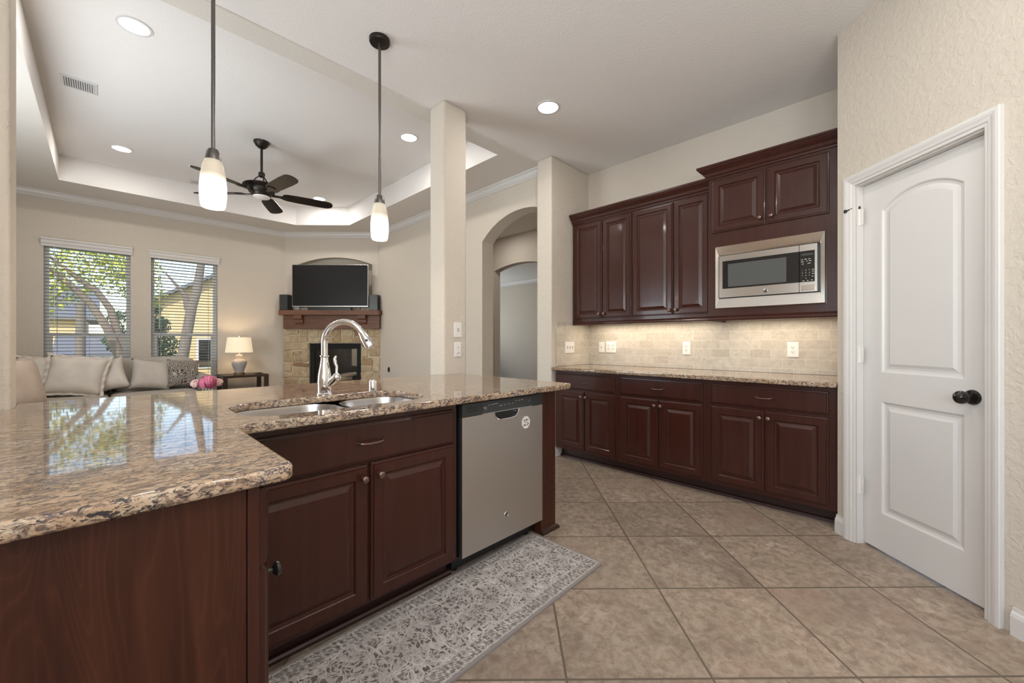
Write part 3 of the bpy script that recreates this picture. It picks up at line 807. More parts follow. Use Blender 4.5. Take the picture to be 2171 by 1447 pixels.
for (u, z, w_) in ((1.376, .830, .022), (1.380, .822, .014), (1.405, .840, .012), (1.430, .841, .022), (1.455, .842, .022), (1.488, .828, .022), (1.520, .829, .010), (1.552, .830, .010), (1.580, .831, .010), (1.608, .842, .010), (1.632, .842, .014), (1.655, .843, .016), (1.715, .829, .006)):
    m = Mb(); m.box(PC, u - w_ / 2, u + w_ / 2, .0235, .0239, z - .0012, z + .0012); m.obj('control_mark', labm, cpn)
emblem(PC, 1.533, .232, .020, dw, .014)
# octagonal magnet
o8 = [(1.689 + .034 * math.cos(PI / 8 + i * PI / 4), .709 + .037 * math.sin(PI / 8 + i * PI / 4)) for i in range(8)]
mg = thing('door_magnet', PC.p(1.689, .021, .672), 'small white octagonal magnet with dark marks on the dishwasher door', 'magnet')
plate('magnet_body', o8, [], PC, .0202, .0235, M['whitep'], mg)
m = Mb()
for (u, z, w_, h_) in ((1.674, .721, .006, .012), (1.685, .722, .005, .011), (1.695, .723, .008, .010), (1.706, .724, .004, .009), (1.689, .709, .030, .003), (1.674, .695, .008, .012), (1.687, .694, .006, .011), (1.700, .696, .005, .014), (1.709, .699, .006, .008)):
    m.box(PC, u - w_ / 2, u + w_ / 2, .0235, .0240, z - h_ / 2, z + h_ / 2)
m.obj('magnet_marks', M['charcoal'], mg)
# end post
r_ = thing('end_post', PC.p(1.92, -.3, 0), 'cherry end panel closing the peninsula right of the dishwasher', 'cabinet panel')
m = Mb(); m.box(PC, 1.852, 1.992, -.88, -.006, 0, .882); m.obj('panel', M['woodp'], r_)
sweep('shoe_molding', [PC.p(1.853, -.006, 0)[:2], PC.p(1.992, -.006, 0)[:2], PC.p(1.992, -.88, 0)[:2]], [(0, 0), (.020, 0), (.020, .010), (.014, .020), (0, .026)], M['toe'], r_, side=-1)
# L-shaped worktop with the sink cut-out
SK = rrect(.335, 1.065, 1.552, 1.945, .13, 10)
def rounded(poly, radii, n=6):
    out = []; k = len(poly)
    for i in range(k):
        r = radii[i]; p = Vector(poly[i])
        if r == 0: out.append(tuple(p)); continue
        a = (Vector(poly[i - 1]) - p).normalized(); b = (Vector(poly[(i + 1) % k]) - p).normalized()
        p1 = p + a * r; p2 = p + b * r
        for j in range(n + 1):
            t = j / n; q = p1 * (1 - t) ** 2 + p * 2 * t * (1 - t) + p2 * t * t; out.append((q.x, q.y))
    return out
ctop = rounded([(-1.195, .905), (.282, .905), (.282, 1.445), (2.005, 1.445), (2.005, 2.553), (1.842, 2.553), (1.842, 2.60), (-.2465, 2.60), (-.2465, 2.408), (-1.195, 2.408)],
               [0, .035, .02, .05, 0, 0, 0, 0, 0, 0])
tag(plate('peninsula_countertop', ctop, [SK], None, .883, .915, M['granite'], bevel_depth=.009),
    'polished L-shaped granite worktop of the peninsula in the foreground', 'countertop')
# sink
sk = thing('kitchen_sink', (.70, 1.74, .72), 'undermount double-bowl stainless steel sink in the granite peninsula', 'sink')
def bowl(a0, a1, name):
    m = Mb(); L = []
    for d, z, r in ((-.004, .8825, .115), (0, .8825, .11), (.002, .872, .11), (.008, .76, .10), (.018, .735, .09), (.05, .722, .06)):
        L.append([(x, y, z) for x, y in rrect(a0 + d, a1 - d, 1.580 + d, 1.948 - d, max(.03, min(r, (a1 - a0) / 2 - d - .001)), 8)])
    m.loops(L, False, True)
    b = m.obj(name, M['sinkst'], sk, smooth=True, angle=60)
    m = Mb(); m.lathe([(.045, 0), (.043, .003), (.03, .003), (.028, -.004), (.0005, -.004)], ((a0 + a1) / 2, 1.76, .7225), 24); m.obj('drain', M['chrome'], b, smooth=True)
bowl(.330, .728, 'bowl'); bowl(.762, 1.070, 'bowl')
m = Mb(); m.loops([[(x, y, z) for x, y in rrect(.7285, .7615, 1.60, 1.92, .012, 3)] for z in (.80, .868)] + [[(x, y, .875) for x, y in rrect(.7335, .7565, 1.61, 1.91, .008, 3)]]); m.obj('divider', M['sinkst'], sk, smooth=True)

# faucet
fx, fy = .742, 1.992
fc = thing('kitchen_faucet', (fx, fy, .915), 'tall chrome gooseneck pull-down faucet behind the sink', 'faucet')
m = Mb(); m.lathe([(.034, 0), (.034, .006), (.030, .010), (.031, .06), (.029, .095), (.022, .135), (.0170, .165), (.0165, .178), (.021, .183), (.021, .188), (.0150, .190)], (fx, fy, .9152), 32)
body = m.obj('faucet_body', M['chrome'], fc, smooth=True)
dr = Vector((.701, -.713, 0)); rr = .094; pts = []
z0 = 1.10; zc = 1.170
pts = [(fx, fy, z0), (fx, fy, z0 + .03), (fx, fy, zc)]
for i in range(1, 15):
    a = PI - math.radians(154) * i / 14
    p = Vector((fx, fy, zc)) + dr * (rr + rr * math.cos(a)) + Vector((0, 0, rr * math.sin(a))); pts.append(tuple(p))
m = Mb(); m.tube(pts, .0148, 16); m.obj('spout', M['chrome'], fc, smooth=True)
e = Vector(pts[-1]); dn = (e - Vector(pts[-2])).normalized()
m = Mb(); m.lathe([(.0150, -.004), (.0165, .002), (.0165, .010), (.0210, .022), (.0255, .064), (.0255, .080), (.021, .084), (.0005, .084)], tuple(e), 24, tuple(dn)); sh = m.obj('spray_head', M['chrome'], fc, smooth=True)
q = e + dn * .045 + Vector((-.02, -.0, 0)) * 0 + Vector((-.45, -.9, .1)).normalized() * .022
m = Mb(); m.lathe([(.0065, 0), (.0065, .003), (.004, .004)], tuple(q), 14, (-.45, -.9, .1)); m.obj('spray_button', M['blk'], sh, smooth=True)
# side handle: short angled barrel, dome and a curved lever
hb = Vector((fx, fy, .965)) + dr * .018; hd = (dr + Vector((0, 0, .85))).normalized()
m = Mb(); m.lathe([(.019, 0), (.019, .046), (.0205, .048), (.0205, .056), (.018, .064), (.010, .070), (.0005, .072)], tuple(hb), 24, tuple(hd)); hn = m.obj('handle', M['chrome'], fc, smooth=True)
t0 = hb + hd * .058
lp_ = [t0, t0 + Vector((0, 0, .022)) - dr * .004, t0 + Vector((0, 0, .045)) - dr * .003, t0 + Vector((0, 0, .065)) - dr * .010, t0 + Vector((0, 0, .085)) - dr * .013, t0 + Vector((0, 0, .098)) - dr * .006]
m = Mb(); m.tube([tuple(p) for p in lp_], [.008, .0055, .006, .0075, .0075, .005], 12); m.obj('lever', M['chrome'], hn, smooth=True)
ag = Mb(); ag.lathe([(.0205, 0), (.0205, .003), (.019, .004), (.019, .050), (.017, .056), (.012, .058), (.0005, .058)], (.975, 1.968, .9152), 28)
tag(ag.obj('sink_air_gap', M['chrome'], None, smooth=True), 'short chrome cylinder cap on the granite right of the faucet', 'air gap cap')

# rug
m = Mb(); L = [[(x, y, z) for x, y in rrect(-.775, .775, -.248, .248, .03 + d, 5)] for d, z in ((0, 0), (0, .006), (.004, .009))]
m.loops(L); ro = m.obj('kitchen_rug', M['rug']); ro.location = (1.06, 1.362, .0005); ro.rotation_euler = (0, 0, math.radians(1.6))
tag(ro, 'grey ornamental runner mat on the tiles in front of the sink', 'rug')

# ------------------------------------------------------------------ pantry door
d1 = sthing('door_1', PD.p(.42, -.04, 0))
nf = -.040; u0, u1, z0, z1 = .110, .732, .014, 2.066
m = Mb()
def lpz(P, n): return [PD.p(a, nf + n, b) for a, b in P]
m.loops([lpz(rect(u0, u1, z0, z1), -.035), lpz(rect(u0, u1, z0, z1), 0)], True, False)
zs = .93
prof_ = [(0, 0), (.004, -.002), (.010, -.008), (.022, -.010), (.034, -.008), (.048, -.002), (.050, -.002)]
lowp = rect(.219, .622, .220, .838)
m.loops([lpz(rect(u0, u1, z0, zs), 0)] + [lpz(offset_poly(lowp, d), n) for d, n in prof_], False, True)
up = arch(.219, .622, 1.000, 1.895, 1.968, 16)
n_a = len(up) - 2
outr = [(u0, zs), (u1, zs)]
for i in range(n_a):
    f = i / (n_a - 1); outr.append((u1 + (u0 - u1) * f, z1))
m.loops([lpz(outr, 0)] + [lpz(offset_poly(up, d), n) for d, n in prof_], False, True)
slab_ = m.obj('door_slab', M['white'], d1)
c = PD.p(.655, nf, .922)
m = Mb(); m.lathe([(.034, 0), (.034, .003), (.029, .009), (.012, .012), (.011, .026), (.018, .032), (.027, .042), (.030, .052), (.027, .062), (.016, .069), (.0005, .071)], c, 32, (PD.N[0], PD.N[1], 0))
m.obj('door_knob', M['knobb'], slab_, smooth=True)
for z in (1.845, 1.05, .295):
    m = Mb(); m.tube([PD.p(.106, -.016, z), PD.p(.106, -.016, z + .09)], .007, 10)
    for k in (0, .03, .06, .09): m.tube([PD.p(.106, -.016, z + k - .002), PD.p(.106, -.016, z + k + .002)], .0085, 10)
    m.box(PD, .106, .125, -.024, -.0205, z, z + .09)
    h = m.obj('hinge', M['whitep'], d1, smooth=True)
m = Mb(); m.tube([PD.p(.106, -.012, 1.943), PD.p(.085, .012, 1.947), PD.p(.062, .022, 1.940)], .0045, 8); m.lathe([(.009, 0), (.010, .012), (.0005, .013)], PD.p(.062, .020, 1.940), 12, (-.3, .9, 0)); m.tube([PD.p(.106, -.016, 1.935), PD.p(.106, -.016, 1.953)], .007, 8)
m.obj('hinge_stop', M['blk'], d1, smooth=True)
# jamb and casing
def casing(name, path, prof2, fr, material):
    """profile (outward, n) mitred around an open door path in the wall plane"""
    n = len(path); L = []
    for i in range(n):
        p1 = Vector(path[i]); a = (p1 - Vector(path[i - 1])).normalized() if i else (Vector(path[1]) - p1).normalized()
        b = (Vector(path[i + 1]) - p1).normalized() if i < n - 1 else a
        na = Vector((-a.y, a.x)); nb = Vector((-b.y, b.x)); mm = (na + nb).normalized(); k = 1 / max(.3, mm.dot(na))
        L.append([fr.p(p1.x + mm.x * k * q, nn, p1.y + mm.y * k * q) for q, nn in prof2])
    m = Mb(); m.loops(L); return m.obj(name, material)
CP = [(0, .0005), (0, .010), (.006, .012), (.012, .012), (.018, .017), (.030, .019), (.038, .022), (.048, .024), (.060, .024), (.062, .020), (.062, .0005)]
struct(casing('trim_casing', [(.106, 0), (.106, 2.072), (.736, 2.072), (.736, 0)], [(a + .004, b) for a, b in CP], PD, M['white'])) 
m = Mb(); m.box(PD, .098, .108, -.12, -.001, 0, 2.07); m.box(PD, .734, .744, -.12, -.001, 0, 2.07); m.box(PD, .098, .744, -.12, -.001, 2.068, 2.080)
struct(m.obj('trim_jamb', M['white']))

# ------------------------------------------------------------------ wall plates
def plate_box(fr, u, z, w, h, name, label, cat, kind, group=None, flip=1):
    t = thing(name, fr.p(u, .003, z - h / 2), label, cat, group)
    m = Mb(); o = rect(u - w / 2, u + w / 2, z - h / 2, z + h / 2)
    m.loops([[fr.p(a, .0003, b) for a, b in o], [fr.p(a, .004, b) for a, b in o], [fr.p(a, .007, b) for a, b in offset_poly(o, .005)]])
    m.obj('cover_plate', M['whitep'], t)
    for k, du in kind:
        uu = u + du
        if k == 'outlet':
            m = Mb(); m.box(fr, uu - .017, uu + .017, .007, .0085, z - .034, z + .034); s_ = m.obj('receptacle', M['whitep'], t)
            m = Mb()
            for s in (-1, 1):
                zz = z + s * .018
                m.box(fr, uu - .008, uu - .005, .0085, .009, zz - .004, zz + .006); m.box(fr, uu + .005, uu + .008, .0085, .009, zz - .004, zz + .006)
                m.box(fr, uu - .0025, uu + .0025, .0085, .009, zz - .012, zz - .007)
            m.obj('slots', M['dark'], s_)
        elif k == 'toggle':
            m = Mb(); m.box(fr, uu - .005, uu + .005, .007, .008, z - .012, z + .012); f_ = m.obj('switch_slot', M['dark'], t)
            m = Mb(); m.loops([[fr.p(uu + a, .0075, z - .004 + b) for a, b in rect(-.004, .004, -.004, .006)], [fr.p(uu + a, .018, z + .006 + b) for a, b in rect(-.003, .003, -.002, .003)]]); m.obj('switch_toggle', M['whitep'], t)
        elif k == 'rocker':
            m = Mb(); m.box(fr, uu - .016, uu + .016, .007, .0095, z - .033, z + .033); m.box(fr, uu - .009, uu + .009, .0095, .013, z - .028, z - .002); s_ = m.obj('dimmer', M['whitep'], t, bevel=.001)
            m = Mb(); m.box(fr, uu - .006, uu + .006, .0093, .0098, z + .014, z + .018); m.obj('dimmer_mark', M['dark'], s_)
            m = Mb(); m.box(fr, uu - .006, uu + .006, .0128, .0133, z - .026, z - .022); m.obj('dimmer_mark', M['dark'], s_)
        elif k == 'jack':
            m = Mb(); m.box(fr, uu - .005, uu + .005, .007, .0078, z - .005, z + .005); m.obj('jack', M['dark'], t)
BK = Fr((3.818, 0), (0, 1), (-1, 0)); SD = Fr((0, 2.543), (1, 0), (0, -1)); PM = Fr((0, 2.555), (1, 0), (0, -1))
plate_box(SD, 3.456, 1.107, .165, .122, 'light_switch', 'triple toggle switch plate on the short tiled side wall', 'switch', [('toggle', -.045), ('toggle', 0), ('toggle', .045)])
plate_box(BK, 2.375, 1.106, .070, .114, 'cable_jack', 'narrow plate with one dark jack on the backsplash near the corner', 'wall plate', [('jack', 0)])
plate_box(BK, 2.260, 1.110, .122, .122, 'double_outlet', 'square double-gang outlet plate on the backsplash near the corner', 'outlet', [('outlet', -.026), ('outlet', .026)])
plate_box(BK, 1.463, 1.107, .072, .122, 'wall_outlet', 'single outlet in the middle of the backsplash', 'outlet', [('outlet', 0)], 'single outlets on the backsplash')
plate_box(BK, .637, 1.105, .078, .120, 'wall_outlet', 'single outlet on the backsplash below the microwave, nearest the pantry door', 'outlet', [('outlet', 0)], 'single outlets on the backsplash')
plate_box(PM, 1.981, 1.262, .076, .118, 'light_switch', 'upper plate on the middle pillar with a single toggle switch', 'switch', [('toggle', 0)])
plate_box(PM, 1.980, 1.106, .068, .116, 'dimmer_switch', 'lower plate on the middle pillar with a slide dimmer', 'switch', [('rocker', 0)])
AW = Fr((3.315, 0), (0, 1), (-1, 0))
m = Mb(); m.loops([[AW.p(a, n, b) for a, b in rrect(6.09, 6.14, .665, .745, .02, 4)] for n in (.0005, .012)]); tag(m.obj('cable_plate', M['blk']), 'tiny black oval plate low on the wall right of the fireplace', 'wall plate')

# ------------------------------------------------------------------ ceiling lights
glow = mat('can_lens', (1, 1, 1), .5, emit=(1, .95, .88), estr=9)
def can(x, y, z, label, watts, n=1):
    t = thing('recessed_light', (x, y, z), label, 'ceiling light', 'recessed ceiling lights')
    m = Mb(); m.lathe([(.098, .0), (.096, -.004), (.080, -.006), (.078, .0), (.098, .0)], (x, y, z - .0003), 36, caps=False); m.obj('trim_ring', M['white'], t, smooth=True)
    m = Mb(); m.lathe([(.078, -.0005), (.078, -.003), (.0005, -.004)], (x, y, z), 36); m.obj('lens', glow, t, smooth=True)
    lamp('can_lamp', 'AREA', (x, y, z - .012), watts, (1, .95, .90), t, size=.15)
can(2.50, 2.05, CEIL, 'recessed ceiling light over the kitchen floor, right of the middle pillar', CAN_W)
for x, y in ((1.75, .10), (.5, .35), (1.0, -1.4), (-.4, -1.2)): can(x, y, CEIL, 'recessed kitchen ceiling light behind the picture, out of view', CAN_W)  # extra unseen cans added to even out the kitchen light
can(.146, 3.77, TRAY, 'recessed tray ceiling light at the upper left, nearest of the left pair', CAN_W * 1.1)
can(.139, 6.27, TRAY, 'recessed tray ceiling light at the far left, above the left window', CAN_W * 1.1)
can(2.263, 3.755, TRAY, 'recessed tray ceiling light just left of the middle pillar', CAN_W * 1.1)
can(2.285, 6.335, TRAY, 'recessed tray ceiling light above the fireplace, beside a fan blade', CAN_W * 1.1)
can(4.15, 4.6, 2.95, 'recessed hall ceiling light beyond the arch, out of view', 7)  # unseen can added to light the hall
can(7.0, 5.5, 3.05, 'recessed ceiling light in the room beyond the hall, out of view', 12)  # unseen can added to light the far room
w6 = (6.0, 8.0, .4, 2.3)
window('window_added_study', w6, Fr((0, 10.5), (1, 0), (0, 1)), 1.4, 60)  # unseen window and lamp added to brighten the far room's ceiling

# vents
def vent(x0, x1, y0, y1, z, n, label):
    t = thing('ceiling_vent', ((x0 + x1) / 2, (y0 + y1) / 2, z), label, 'vent', 'ceiling vents')
    m = Mb(); fr = 0.022
    def q(a, zz): return [(x0 + a, y0 + a, zz), (x1 - a, y0 + a, zz), (x1 - a, y1 - a, zz), (x0 + a, y1 - a, zz)]
    m.loops([q(0, z - .0005), q(.002, z - .006), q(fr, z - .009), q(fr, z - .0005)], False, False); m.obj('vent_frame', M['white'], t)
    m = Mb(); m.box(W, x0 + fr, x1 - fr, y0 + fr, y1 - fr, z - .002, z - .0006); m.obj('vent_throat', M['dark'], t)
    m = Mb()
    for i in range(n):
        x = x0 + fr + (x1 - x0 - 2 * fr) * (i + .5) / n
        m.add([(x - .004, y0 + fr, z - .002), (x + .004, y0 + fr, z - .012), (x + .004, y1 - fr, z - .012), (x - .004, y1 - fr, z - .002), (x - .001, y0 + fr, z - .002), (x + .007, y0 + fr, z - .012), (x + .007, y1 - fr, z - .012), (x - .001, y1 - fr, z - .002)],
              [(0, 1, 2, 3), (4, 7, 6, 5), (0, 4, 5, 1), (3, 2, 6, 7), (0, 3, 7, 4), (1, 5, 6, 2)])
    m.obj('louvre', M['white'], t)
vent(-.255, -.038, 4.85, 5.06, TRAY, 13, 'white metal air vent in the tray ceiling at the upper left')
vent(.80, .98, 6.78, 6.94, TRAY, 10, 'small white air vent in the tray ceiling beside the left pendant shade')

# ------------------------------------------------------------------ pendants
def pendant(x, y, label):
    t = thing('pendant_light', (x, y, CEIL), label, 'pendant light', 'glass pendants over the peninsula')
    m = Mb(); m.lathe([(.062, 0), (.062, -.018), (.058, -.026), (.015, -.030), (.013, -.036)], (x, y, CEIL - .0005), 32); m.obj('canopy', M['bronze'], t, smooth=True)
    m = Mb(); m.tube([(x, y, CEIL - .03), (x, y, 2.06)], .0085, 12); m.obj('rod', M['nickel'], t, smooth=True)
    m = Mb(); m.lathe([(.008, .055), (.020, .052), (.026, .040), (.031, .016), (.032, 0), (.020, -.004)], (x, y, 2.025), 28); m.obj('cap', M['nickel'], t, smooth=True)
    sm = bpy.data.materials.get('pendant_glass')
    if not sm:
        sm = mat('pendant_glass', (.80, .72, .60), .35); n = N(sm)
        g = n.new('NewGeometry'); sx = n.new('SeparateXYZ'); n.ln(g.outputs['Position'], sx.inputs[0])
        f = n.ramp(n.math('MULTIPLY_ADD', sx.outputs[2], 5, -9.0), [(.52, (1, 1, 1)), (.80, (.02, .02, .02))])
        n.base(n.mix(f, (.70, .62, .50), (.9, .88, .84)))
        n.ln(n.mix(f, (.5, .4, .28), (1, .93, .82)), n.b.inputs['Emission Color'])
        n.ln(n.math('MULTIPLY_ADD', f, 1.4, .05), n.b.inputs['Emission Strength'])
    m = Mb(); m.lathe([(.024, .226), (.034, .222), (.043, .195), (.050, .150), (.054, .100), (.054, .060), (.050, .015), (.046, .002), (.043, 0), (.043, .004), (.048, .02), (.051, .06), (.051, .1), (.047, .15), (.040, .19), (.031, .217), (.022, .221)], (x, y, 1.802), 36, caps=False)
    m.obj('lamp_shade', sm, t, smooth=True, angle=60)
    m = Mb(); m.ball((x, y, 1.86), .022, 14, (1, 1, 1.3)); m.obj('bulb', mat('bulb_glow', (1, 1, 1), .5, emit=(1, .9, .75), estr=6), t, smooth=True)
    lamp('pendant_lamp', 'AREA', (x, y, 1.80), 2.0, (1, .88, .72), t, size=.08)
pendant(.362, 2.338, 'left and nearer glass pendant hanging over the sink, its canopy above the frame')
pendant(1.203, 2.338, 'right-hand glass pendant with its round dark canopy in view')

# ------------------------------------------------------------------ ceiling fan
A_ = math.radians(44.5)
cdx = Vector((math.cos(A_), math.sin(A_), 0)); cdr = Vector((math.sin(A_), -math.cos(A_), 0))
FX, FY = 1.197, 4.98
t = thing('ceiling_fan', (FX, FY, TRAY), 'dark bronze five-blade ceiling fan hanging in the living room tray', 'ceiling fan')
m = Mb(); m.lathe([(.078, 0), (.076, -.012), (.058, -.045), (.034, -.066), (.020, -.072), (.012, -.074)], (FX, FY, TRAY - .0005), 32); m.obj('canopy', M['bronze'], t, smooth=True)
m = Mb(); m.tube([(FX, FY, TRAY - .06), (FX, FY, 2.99)], .0125, 14); m.obj('downrod', M['bronze'], t, smooth=True)
m = Mb(); m.lathe([(.014, .03), (.028, .022), (.033, 0), (.028, -.022), (.014, -.03)], (FX, FY, 2.975), 24)
for k in range(3):
    a = 2 * PI * k / 3 + .5; q = Vector((math.cos(a), math.sin(a), 0)); c0 = Vector((FX, FY, 0))
    m.tube([tuple(c0 + q * .02 + Vector((0, 0, 2.965))), tuple(c0 + q * .06 + Vector((0, 0, 2.93))), tuple(c0 + q * .105 + Vector((0, 0, 2.865))), tuple(c0 + q * .12 + Vector((0, 0, 2.84)))], .0065, 8)
m.obj('yoke', M['bronze'], t, smooth=True)
m = Mb(); m.lathe([(.02, .062), (.12, .060), (.172, .048), (.178, .036), (.165, .024), (.135, .010), (.128, -.012), (.118, -.030), (.095, -.045), (.09, -.06), (.06, -.068), (.0005, -.07)], (FX, FY, 2.805), 40); m.obj('motor_housing', M['bronze'], t, smooth=True)
m = Mb(); m.lathe([(.082, 0), (.078, -.012), (.05, -.022), (.0005, -.026)], (FX, FY, 2.738), 32); m.obj('bottom_cap', M['whitep'], t, smooth=True)
for k in range(5):
    ang = math.radians(36 + 72 * k)
    d_ = cdr * math.cos(ang) + cdx * math.sin(ang); s_ = Vector((-d_.y, d_.x, 0)); pt = math.radians(-13)
    s2 = s_ * math.cos(pt) + Vector((0, 0, 1)) * math.sin(pt); up_ = d_.cross(s2).normalized()
    c0 = Vector((FX, FY, 2.775))
    outl = [(.20, -.045), (.24, -.062), (.34, -.070), (.55, -.074), (.66, -.070), (.70, -.050), (.715, -.015), (.715, .015), (.70, .050), (.66, .070), (.55, .074), (.34, .070), (.24, .062), (.20, .045)]
    m = Mb(); m.loops([[tuple(c0 + d_ * a + s2 * b + up_ * h) for a, b in outl] for h in (-.004, .004)])
    bl = m.obj('blade', M['bronze'], t)
    m = Mb(); arm = [(.10, -.022), (.17, -.016), (.23, -.04), (.27, -.03), (.28, 0), (.27, .03), (.23, .04), (.17, .016), (.10, .022)]
    m.loops([[tuple(c0 + d_ * a + s2 * b + up_ * h) for a, b in arm] for h in (-.012, -.0045)]); m.obj('blade_iron', M['bronze'], bl)

# ------------------------------------------------------------------ fireplace, mantel, television
t = thing('fireplace', FP.p(.06, .05, 0), 'corner fireplace with tan stone surround and stained wood mantel', 'fireplace')
SU0, SU1, ST = -.772, .880, 1.383
HU = (-.355, .538, .32, 1.143)
m = Mb()
m.box(FP, SU0, HU[0], .0005, .062, 0, ST); m.box(FP, HU[1], SU1, .0005, .062, 0, ST)
m.box(FP, HU[0], HU[1], .0005, .062, HU[3], ST); m.box(FP, HU[0], HU[1], .0005, .062, 0, HU[2])
m.obj('mortar_bed', M['mortar'], t)
rs = random.Random(4)
m = Mb()
def stone_block(u0, u1, z0, z1):
    g = .009; u0 += g; u1 -= g; z0 += g; z1 -= g
    if u1 - u0 < .03 or z1 - z0 < .03: return
    j = lambda: rs.uniform(-.014, .014)
    P = [(u0 + j(), z0 + j()), ((u0 + u1) / 2 + j(), z0 + j() * .6), (u1 + j(), z0 + j()), (u1 + j() * .6, (z0 + z1) / 2), (u1 + j(), z1 + j()), ((u0 + u1) / 2, z1 + j() * .6), (u0 + j(), z1 + j()), (u0 + j() * .6, (z0 + z1) / 2)]
    P = [(min(max(a, SU0 + .002), SU1 - .002), b) for a, b in P]
    d = rs.uniform(.075, .088)
    def q(f, n): return [FP.p(u * (1 - f) + f * (u0 + u1) / 2, n, z * (1 - f) + f * (z0 + z1) / 2) for u, z in P]
    m.loops([q(0, .06), q(0, d - .01), q(.06, d - .003), q(.16, d)])
def fill(u0, u1, z0, z1, depth=0):
    w, h = u1 - u0, z1 - z0
    if (w < .34 and h < .19) or depth > 7 or (w < .2 and h < .30 and rs.random() < .4): stone_block(u0, u1, z0, z1); return
    if w > h * 1.25 and w > .2: c = u0 + w * rs.uniform(.28, .72); fill(u0, c, z0, z1, depth + 1); fill(c, u1, z0, z1, depth + 1)
    elif h > .15: c = z0 + h * rs.uniform(.30, .70); fill(u0, u1, z0, c, depth + 1); fill(u0, u1, c, z1, depth + 1)
    else: stone_block(u0, u1, z0, z1)
fill(SU0, HU[0], 0, ST); fill(HU[1], SU1, 0, ST); fill(HU[0], HU[1], HU[3], ST); fill(HU[0], HU[1], 0, HU[2])
m.obj('stone_surround', M['stone'], t)
m = Mb(); ring(FP, m, (-.345, .528, .33, 1.135), (-.27, .455, .42, 1.045), .0, .030)
for z in (1.06, 1.085, 1.11): m.box(FP, -.30, .49, .030, .036, z, z + .012)
fb = m.obj('firebox_frame', mat('firebox_black', (.010, .010, .010), .6, spec=.2), t)
m = Mb(); m.box(FP, -.335, .515, -.40, -.385, .33, 1.12); m.box(FP, -.335, -.32, -.385, -.01, .33, 1.12); m.box(FP, .50, .515, -.385, -.01, .33, 1.12); m.box(FP, -.32, .50, -.385, -.01, .33, .345); m.box(FP, -.32, .50, -.385, -.01, 1.105, 1.12)
m.obj('firebox', M['dark'], t)
m = Mb(); m.box(FP, -.268, .453, .012, .016, .422, 1.043)
m.obj('firebox_glass', M['pane'], t)
for (ua, ub, z, n_, r_) in ((-.20, .20, .40, -.2, .045), (.0, .38, .41, -.12, .04), (.0, .28, .49, -.2, .05), (.12, .36, .56, -.18, .04)):
    m = Mb(); m.tube([FP.p(ua, n_, z), FP.p((ua + ub) / 2, n_ + .03, z + .02), FP.p(ub, n_ - .02, z + .04)], [r_, r_ * 1.1, r_ * .8], 10); m.obj('gas_log', mat('gas_log', (.33, .25, .17), .9), t, smooth=True)
mt = Mb(); mt.box(FP, -.745, .880, .0005, .15, 1.384, 1.612); mantel = mt.obj('mantel_beam', M['woodh'], t, bevel=.004)
m = Mb(); P = [(.0005, 1.613), (.23, 1.613), (.245, 1.622), (.25, 1.650), (.25, 1.680), (.244, 1.692), (.0005, 1.692)]
sh_ = [(-.79, .0006), (-.79, .20), (-.775, .235), (-.74, .25), (.89, .25), (.905, .235), (.91, .20), (.91, .0006)]
m.loops([[FP.p(a, n, z) for a, n in sh_] for z in (1.613, 1.618, 1.690, 1.693)]); m.obj('mantel_shelf', M['woodh'], t, bevel=.004)
for u in (-.46, .60):
    m = Mb(); P = [(.151, 1.612), (.232, 1.612), (.232, 1.565), (.225, 1.548), (.190, 1.535), (.190, 1.500), (.175, 1.470), (.151, 1.460)]
    m.loops([[FP.p(u - .065, n, z) for n, z in P], [FP.p(u + .065, n, z) for n, z in P]]); m.obj('corbel', M['woodh'], t)
MT = 1.6935
tv = thing('television', FP.p(.055, .15, MT), 'large flat black television standing on the mantel', 'television')
m = Mb(); m.box(FP, -.586, .693, .125, .165, 1.755, 2.466); m.box(FP, -.35, .45, .095, .125, 1.80, 2.2); m.obj('tv_housing', M['silver'], tv, bevel=.003)
m = Mb(); m.box(FP, -.578, .685, .1652, .1670, 1.772, 2.460); m.obj('screen', M['tvs'], tv)
for u in (-.46, .56):
    m = Mb(); m.tube([FP.p(u - .05, .225, MT + .005), FP.p(u - .02, .19, MT + .03), FP.p(u, .145, 1.756)], .006, 8); m.tube([FP.p(u - .05, .06, MT + .005), FP.p(u - .02, .10, MT + .03), FP.p(u, .145, 1.756)], .006, 8); m.obj('tv_foot', M['silver'], tv, smooth=True)
for u0_, u1_, lab in ((-.785, -.645, 'black bookshelf speaker on the mantel left of the television'), (.722, .866, 'black bookshelf speaker on the mantel right of the television')):
    s_ = thing('speaker', FP.p((u0_ + u1_) / 2, .12, MT), lab, 'speaker', 'bookshelf speakers beside the television')
    m = Mb(); m.box(FP, u0_, u1_, .03, .19, MT, 1.958); m.obj('speaker_cabinet', M['blk'], s_, bevel=.003)
    m = Mb(); m.box(FP, u0_ + .006, u1_ - .006, .1905, .198, MT + .006, 1.952); m.obj('speaker_grille', M['charcoal'], s_, bevel=.003)
m = Mb(); m.box(FP, -.33, .40, .08, .16, MT, 1.742); tag(m.obj('soundbar', M['blk'], bevel=.004), 'low black soundbar on the mantel under the television', 'soundbar')

